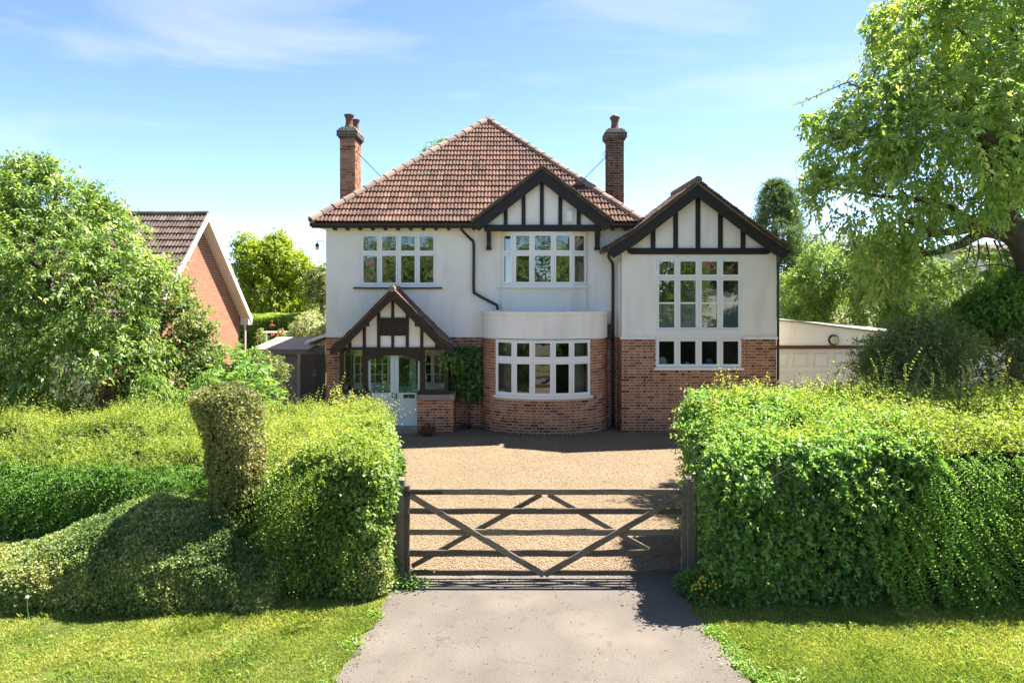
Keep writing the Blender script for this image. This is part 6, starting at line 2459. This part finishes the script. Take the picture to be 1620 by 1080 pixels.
# shrubs behind the right hedge
Y = 13.2
tree('dark small leaved shrub with stiff side branches in front of the garage door', 1440, Y, [blob(1432, 560, 55, Y, .8), blob(1400, 580, 44, Y, .6), blob(1480, 555, 62, Y, .9), blob(1440, 600, 70, Y, .9), blob(1370, 600, 30, Y, .4)],
     3400, 13, .34, .052, .028, .45, DARKLEAF, 41, 'shrub', 'shrub', gap=-.5, shell=.6, droop=.2, hang=.1, r=.07)
sh = bpy.data.objects[[o.name for o in bpy.data.objects if o.get('label', '').startswith('dark small leaved shrub')][0]]
lv = Leaves()
st = []
for (a, b, c_, d) in ((1400, 560, 1338, 562), (1390, 575, 1318, 596), (1395, 550, 1350, 548), (1385, 590, 1325, 580), (1400, 565, 1345, 540)):
    p, q = np.array([at(a, b, Y - .2)]), np.array([at(c_, d, Y - .4)])
    ln = np.linalg.norm(q - p)
    for k in range(26):
        t = k / 26
        pp = p + (q - p) * t + [0, 0, .12 * math.sin(t * 3)]
        lv.add(np.repeat(pp, 5, 0) + rng.normal(size=(5, 3)) * .02, rdir(5) + unit(q - p) * .5, rdir(5) + [0, 0, .8], .045, .026, rng.uniform(.2, .6, 5))
    st.append((p, q))
lv.build('side_branches', DARKLEAF, sh)
tree('dark shrub in the shade under the big tree at the right edge', 1580, 13.6, [blob(1560, 575, 66, 13.6, .8), blob(1620, 550, 70, 13.6, .8), blob(1590, 620, 70, 13.4, .8), blob(1680, 580, 70, 13.6, .9), blob(1520, 590, 40, 13.6, .6)],
     3000, 12, .34, .060, .032, .40, DARKLEAF, 42, 'shrub', 'shrub', gap=-.55, shell=.6, r=.07)
tree('bright green laurel under the lower limbs of the big tree', 1580, 13.9, [blob(1575, 485, 48, 13.9, .6, 42), blob(1530, 505, 44, 13.9, .5, 36), blob(1630, 465, 56, 13.9, .6), blob(1600, 530, 60, 13.9, .6, 40), blob(1480, 520, 36, 13.9, .5, 26)],
     1500, 11, .36, .10, .046, .62, FIG, 43, 'shrub', 'shrub', gap=-.45, r=.06)

# trees across the road, seen only in the panes
for i, (x, y, r, hgt, lab) in enumerate(((-17, -12, 3.0, 6.5, 'round tree across the road, leftmost of those mirrored in the panes'), (-10, -11.5, 3.2, 9.0, 'bushy tree across the road mirrored in the bedroom window'),
                                         (-5.2, -12, 2.8, 9.0, 'narrow tree across the road mirrored at the right of the bedroom window'), (1.2, -12.5, 3.6, 10.5, 'broad tree across the road mirrored in the upper bow window'),
                                         (5.8, -11.5, 2.8, 8.6, 'bushy tree across the road mirrored at the right of the bow window'), (10.8, -13, 2.6, 8.5, 'tall tree across the road beside the mirrored white house'))):
    T = thing('tree', (x, y, 0), lab, 'tree', 'trees across the road')
    lv, C = crown([(x, y, hgt * .6, r, r, hgt * .35), (x + r * .6, y, hgt * .45, r * .7, r * .7, hgt * .3), (x - r * .6, y + .5, hgt * .4, r * .7, r * .7, hgt * .3)], 900, 9, .7, .22, .11, .4, seed=50 + i, gap=-.6)
    lv.build('crown', MIDLEAF, T)
    trunk(T, [([(x, y, 0), (x, y, hgt * .4), (x + .2, y, hgt * .8)], .2, .04)])
h = thing('hedge', (0, -10.2, 0), 'clipped hedge along the far side of the road, seen only in the panes', 'hedge')
lv = Leaves()
P, Nn = rounded_box_points(14000, (-22, -11, 0), (11, -9.8, 1.9), .3, 'tb')
n = len(P)
lv.add(P, unit(Nn * .4 + rdir(n) * .8), unit(Nn + rdir(n) * .7), .2, .12, .4 + rng.normal(size=n) * .15)
lv.build('leaves', PRIVET, h)
hedge_core('dark_core', (-22, -11, 0), (11, -9.8, 1.9), .3, h, .1)

# --- climber on its trellis beside the porch
tr = thing('trellis', (xa(738, 18.7), YM - .05, 0), 'wooden wall trellis carrying the climber between porch and bay', 'trellis')
tx0, tx1 = xa(722, YM), xa(762, YM)
for k in range(5):
    m = MB()
    x = tx0 + (tx1 - tx0) * k / 4
    m.box(x - .009, x + .009, YM - .035, YM - .02, .62, 2.3)
    m.build('slat', FENCEWOOD, tr)
for k in range(8):
    m = MB()
    z = .65 + k * .22
    m.box(tx0 - .02, tx1 + .02, YM - .05, YM - .036, z - .009, z + .009)
    m.build('slat', FENCEWOOD, tr)
T = thing('climbing_plant', (xa(738, 18.6), YM - .12, 0), 'leafy green climber hanging on the trellis between porch and bay', 'climber')
Y = YM - .2
lv, C = crown([blob(738, 568, 26, Y, .22, 24), blob(750, 600, 20, Y, .2, 26), blob(732, 605, 18, Y, .2, 24), blob(738, 630, 12, Y, .16, 18), blob(718, 566, 14, Y - .35, .2, 12), blob(758, 590, 10, Y, .16, 20), blob(706, 565, 8, Y - .7, .15, 8)],
              620, 9, .22, .085, .06, .35, seed=61, droop=.5, hang=.5, gap=-.7, shell=.8, tsd=.16)
lv.build('leaves', IVYLEAF, T)
trunk(T, [([(xa(742, Y), Y + .1, 0), at(741, 650, Y), at(736, 600, Y), at(745, 560, Y)], .02, .008)], 'stem')
T = thing('low_plant', (xa(747, 18.5), YM - .2, 0), 'low dark plants at the foot of the wall under the climber', 'plant')
lv, C = crown([blob(738, 675, 10, 18.55, .12, 7), blob(752, 677, 9, 18.5, .12, 6)], 70, 8, .14, .06, .03, .2, seed=62, gap=-1)
lv.build('leaves', DARKLEAF, T)
# bowl-shaped pot with a small red plant by the door
fp = thing('flower_pot', (xa(677, 17.75), 17.72, 0), 'low brown bowl planter beside the front door', 'planter')
m = MB()
m.lathe((xa(677, 17.72), 17.72, 0.0), [(.10, 0), (.13, .02), (.17, .08), (.185, .15), (.20, .17), (.20, .19), (.17, .19), (.15, .15)], 18)
m.build('bowl', BROWNPAINT, fp)
lv, C = crown([(xa(677, 17.72), 17.72, .24, .12, .12, .09)], 24, 7, .14, .05, .025, .5, seed=63, gap=-1, droop=0)
lv.build('plant', REDLEAF, fp)

# tall spray of new growth in front of the porch
T = thing('shrub', (xa(545, 11.2), 11.2, 0), 'spindly shrub with reddish tips rising behind the left hedge before the porch', 'shrub')
lv = Leaves()
st = []
P2 = np.array([at(px, 640, 11.0) for px in (528, 533, 538, 545, 552, 560, 575, 520)])
shoots(lv, P2, np.array([[0, 0, 1.]]), np.array([.46, .55, .42, .36, .3, .28, .22, .3]), 10, .06, .034, .7, lean=.14, curve=.15, stems=st)
lv.build('leaves', YOUNG, T)
m = MB()
for P, Q in st:
    for a, b in zip(P, Q):
        m.tube([(a[0], a[1], 0), a, b], [.012, .008, .003], 4)
m.build('stems', TWIG_AND_CORE, T, kind='stuff')


# --- grass, weeds, litter
def drive_x(y, side):
    pts = DRIVE_L if side < 0 else DRIVE_R[::-1]
    ys = np.array([p[1] for p in pts])
    xs = np.array([p[0] for p in pts])
    return np.interp(y, ys, xs)


def grass(n, x0, x1, y0, y1, side, name):
    lv = Leaves()
    x = rng.uniform(x0, x1, n)
    y = y0 + (y1 - y0) * rng.random(n)
    ex = drive_x(y, side) + .05 * np.sin(y * 9) + .03 * np.sin(y * 23 + 1)
    k = (x < ex) if side < 0 else (x > ex)
    x, y = x[k], y[k]
    n = len(x)
    P = np.stack([x, y, np.full(n, -.014)], 1)
    f = vnoise(P, 2.2, 3)
    hgt = (.040 + .018 * f) * rng.uniform(.5, 1.7, n)
    d = unit(rdir(n) * [.75, .75, .2] + [0, 0, 1.])
    nn = unit(rdir(n) + [0, -.4, .4])
    dry = vnoise(P, 1.1, 7)
    hgt = hgt * np.where(vnoise(P, 4.5, 9) > .75, 1.7, 1.0) * np.where(vnoise(P, 3.1, 11) < -.75, .45, 1.0)
    lv.add(P, d, nn, hgt, rng.uniform(.006, .010, n), .46 + .20 * dry + .10 * vnoise(P, 6.0, 2) + rng.normal(size=n) * .2, fold=.1, droop=.25)
    o = lv.build(name, GRASS)
    o['kind'] = 'stuff'
    return o


g = grass(255000, -8.6, -1.4, 6.2, 8.95, -1, 'grass')
tag(g, 'sunlit mown grass of the verge left of the drive', 'grass', kind='stuff')
g = grass(235000, 2.0, 9.2, 6.2, 8.5, 1, 'grass')
tag(g, 'mown grass of the verge right of the drive', 'grass', kind='stuff')
# taller tufts under the hedges and along the drive edge
lv = Leaves()
for (n, fx, fy, hm) in ((4600, lambda n: rng.uniform(-8.6, -1.7, n), lambda n: 8.02 + rng.normal(size=n) * .06, .08), (3700, lambda n: rng.uniform(2.3, 9.2, n), lambda n: 8.27 + rng.normal(size=n) * .06, .06)):
    P = np.stack([fx(n), fy(n), np.zeros(n)], 1)
    lv.add(P, unit(rdir(n) * [.6, .6, .2] + [0, 0, 1.]), rdir(n), hm * rng.uniform(.4, 1.5, n), .009, .35 + rng.normal(size=n) * .15, droop=.25)
o = lv.build('grass_tufts', GRASS)
tag(o, 'longer grass left uncut along the foot of the hedges', 'grass', kind='stuff')
lv = Leaves()
spots = [(2.22, 7.62, 90), (2.27, 7.52, 50), (2.30, 7.15, 60), (2.34, 6.92, 90), (2.40, 6.72, 120), (2.44, 6.55, 80), (2.6, 6.7, 60), (-1.70, 7.3, 50), (-1.62, 8.0, 60), (-1.80, 6.5, 60), (2.36, 7.28, 50)]
for _ in range(46):
    sx = rng.uniform(-6.5, -1.8) if rng.random() < .5 else rng.uniform(2.5, 6.8)
    spots.append((sx, rng.uniform(6.3, 7.9), 12))
for (x, y, n) in spots:
    P = np.stack([x + rng.normal(size=n) * .06, y + rng.normal(size=n) * .06, np.abs(rng.normal(size=n)) * .02], 1)
    D = unit(rdir(n) * [1, 1, .3] + [0, 0, .45])
    lv.add(P, D, unit(rdir(n) * .5 + [0, 0, 1.]), rng.uniform(.03, .07, n), rng.uniform(.014, .028, n), rng.uniform(.3, .9, n), droop=.2)
o = lv.build('edge_weeds', FIG)
tag(o, 'small broad leaved weeds along the drive edges and in the lawn', 'weeds', kind='stuff')
lv = Leaves()
n = 900
side = rng.random(n) < .5
y = rng.uniform(6.2, 9.1, n)
x = np.where(side, drive_x(y, -1) + np.abs(rng.normal(size=n)) * .10, drive_x(y, 1) - np.abs(rng.normal(size=n)) * .12)
k = rng.random(n) < .3
x = np.where(k, rng.uniform(-1.4, 2.1, n), x)
P = np.stack([x, y, np.full(n, .004)], 1)
lv.add(P, unit(rdir(n) * [1, 1, .1]), unit(rdir(n) * .3 + [0, 0, 1]), rng.uniform(.008, .028, n), rng.uniform(.006, .018, n), rng.random(n), fold=.1)
o = lv.build('leaf_litter', leaf_mat('dry_leaf', [(0, (.06, .04, .025)), (.6, (.16, .11, .06)), (1, (.34, .29, .2))], trans=.1, namt=.1, k=1))
tag(o, 'dry leaves and crumbs scattered along the drive', 'leaf litter', kind='stuff')
# pebbles
n = 60000
y = 9.1 + (18.0 - 9.1) * rng.random(n) ** 1.5
x = rng.uniform(-2.6, 3.4, n) * (.75 + y / 36)
spill = rng.random(n) < .03
y = np.where(spill, 9.25 - np.abs(rng.normal(size=n)) * .18, y)
P = np.stack([x, y, rng.uniform(-.002, .004, n)], 1)
oct_ = np.array([[1, 0, 0], [0, 1, 0], [-1, 0, 0], [0, -1, 0], [0, 0, .7], [0, 0, -.7]])
sz = rng.uniform(.006, .014, n)
ang = rng.uniform(0, 6.28, n)
ca, sa = np.cos(ang), np.sin(ang)
V = oct_[None] * sz[:, None, None] * rng.uniform(.7, 1.4, (n, 1, 3)) * [1, 1, .8]
Vx = V[:, :, 0] * ca[:, None] - V[:, :, 1] * sa[:, None]
Vy = V[:, :, 0] * sa[:, None] + V[:, :, 1] * ca[:, None]
V = np.stack([Vx, Vy, V[:, :, 2]], 2) + P[:, None]
ff = np.array([[0, 1, 4], [1, 2, 4], [2, 3, 4], [3, 0, 4]])
F = (np.arange(n)[:, None, None] * 6 + ff[None]).reshape(-1)
me = np_mesh('pebbles', V.reshape(-1, 3), F, np.repeat(np.clip(.55 + rng.normal(size=n) * .17, 0, 1), 4), PEBBLE, 3)
o = bpy.data.objects.new('pebbles', me)
link(o)
tag(o, 'loose golden pebbles on the gravel forecourt', 'gravel', kind='stuff')

# yellow flowering plant at the foot of the right hedge, weed at the left post, dandelion clock
T = thing('flowering_plant', (2.42, 8.5, 0), 'low plant with small yellow flowers at the gate end of the right hedge', 'plant')
lv = Leaves()
for (x, y, z, r, n) in ((2.34, 8.52, .16, .22, 900), (2.55, 8.36, .15, .22, 900), (2.2, 8.62, .10, .16, 500), (2.8, 8.25, .12, .2, 700), (2.32, 8.34, .1, .16, 500)):
    d = rdir(n)
    P = np.array([x, y, z]) + d * np.cbrt(rng.random(n))[:, None] * [r, r, r * .8]
    P[:, 2] = np.maximum(P[:, 2], .01)
    lv.add(P, unit(d + rdir(n) * .6), unit(rdir(n) * .7 + [0, -.3, 1]), .045, .026, .35 + rng.normal(size=n) * .15)
lv.build('leaves', IVYLEAF, T)
m = MB()
lv = Leaves()
fl = np.array([at(px, py, 8.28 + .0 * i) for i, (px, py) in enumerate(((1107, 906), (1104, 909), (1110, 913), (1101, 914), (1092, 921), (1097, 918), (1103, 918), (1104, 924), (1091, 926), (1097, 925), (1124, 913), (1128, 917), (1129, 923), (1135, 920), (1118, 920), (1107, 934), (1115, 939), (1147, 930), (1112, 919)))])
fl[:, 1] -= .10
for a in range(5):
    d = np.tile([math.cos(a * 1.257), -.35, math.sin(a * 1.257)], (len(fl), 1)) + rng.normal(size=(len(fl), 3)) * .15
    lv.add(fl, d, np.tile([0, -1., .3], (len(fl), 1)), .020, .018, .6)
lv.build('flowers', YELLOW, T)
T = thing('weed', (-1.32, 8.75, 0), 'low green weed growing at the foot of the left gate post', 'plant')
lv = Leaves()
n = 260
P = np.array([xa(650, 8.75), 8.75, .06]) + rng.normal(size=(n, 3)) * [.12, .08, .03]
P[:, 2] = np.maximum(P[:, 2], .01)
lv.add(P, unit(rdir(n) + [0, 0, .2]), unit(rdir(n) * .6 + [0, 0, 1]), .05, .032, .35 + rng.normal(size=n) * .15)
lv.build('leaves', IVYLEAF, T)
T = thing('dandelion', (xa(50, 7.95), 7.95, 0), 'dandelion clock on a bent stalk before the box mound at the far left', 'flower')
m = MB()
m.tube(tube_smooth([at(52, 982, 7.9), at(46, 976, 7.9), at(43.5, 962, 7.9), at(43, 946, 7.9)], 5), .004, 5)
m.build('stalk', FIG, T)
m = MB()
c = at(43, 944, 7.9)
m.lathe((c.x, c.y, c.z - .018), [(.004, 0), (.016, .006), (.02, .018), (.016, .03), (.004, .036)], 10)
m.build('seed_head', CREAM, T)
lv = Leaves()
n = 12
a = np.linspace(0, 6.28, n)
P = np.tile(np.array(at(54, 983, 7.9)), (n, 1))
lv.add(P, np.stack([np.cos(a), np.sin(a), np.full(n, .35)], 1), np.tile([0, 0, 1.], (n, 1)), .12, .03, .4, droop=.25)
lv.build('leaves', FIG, T)
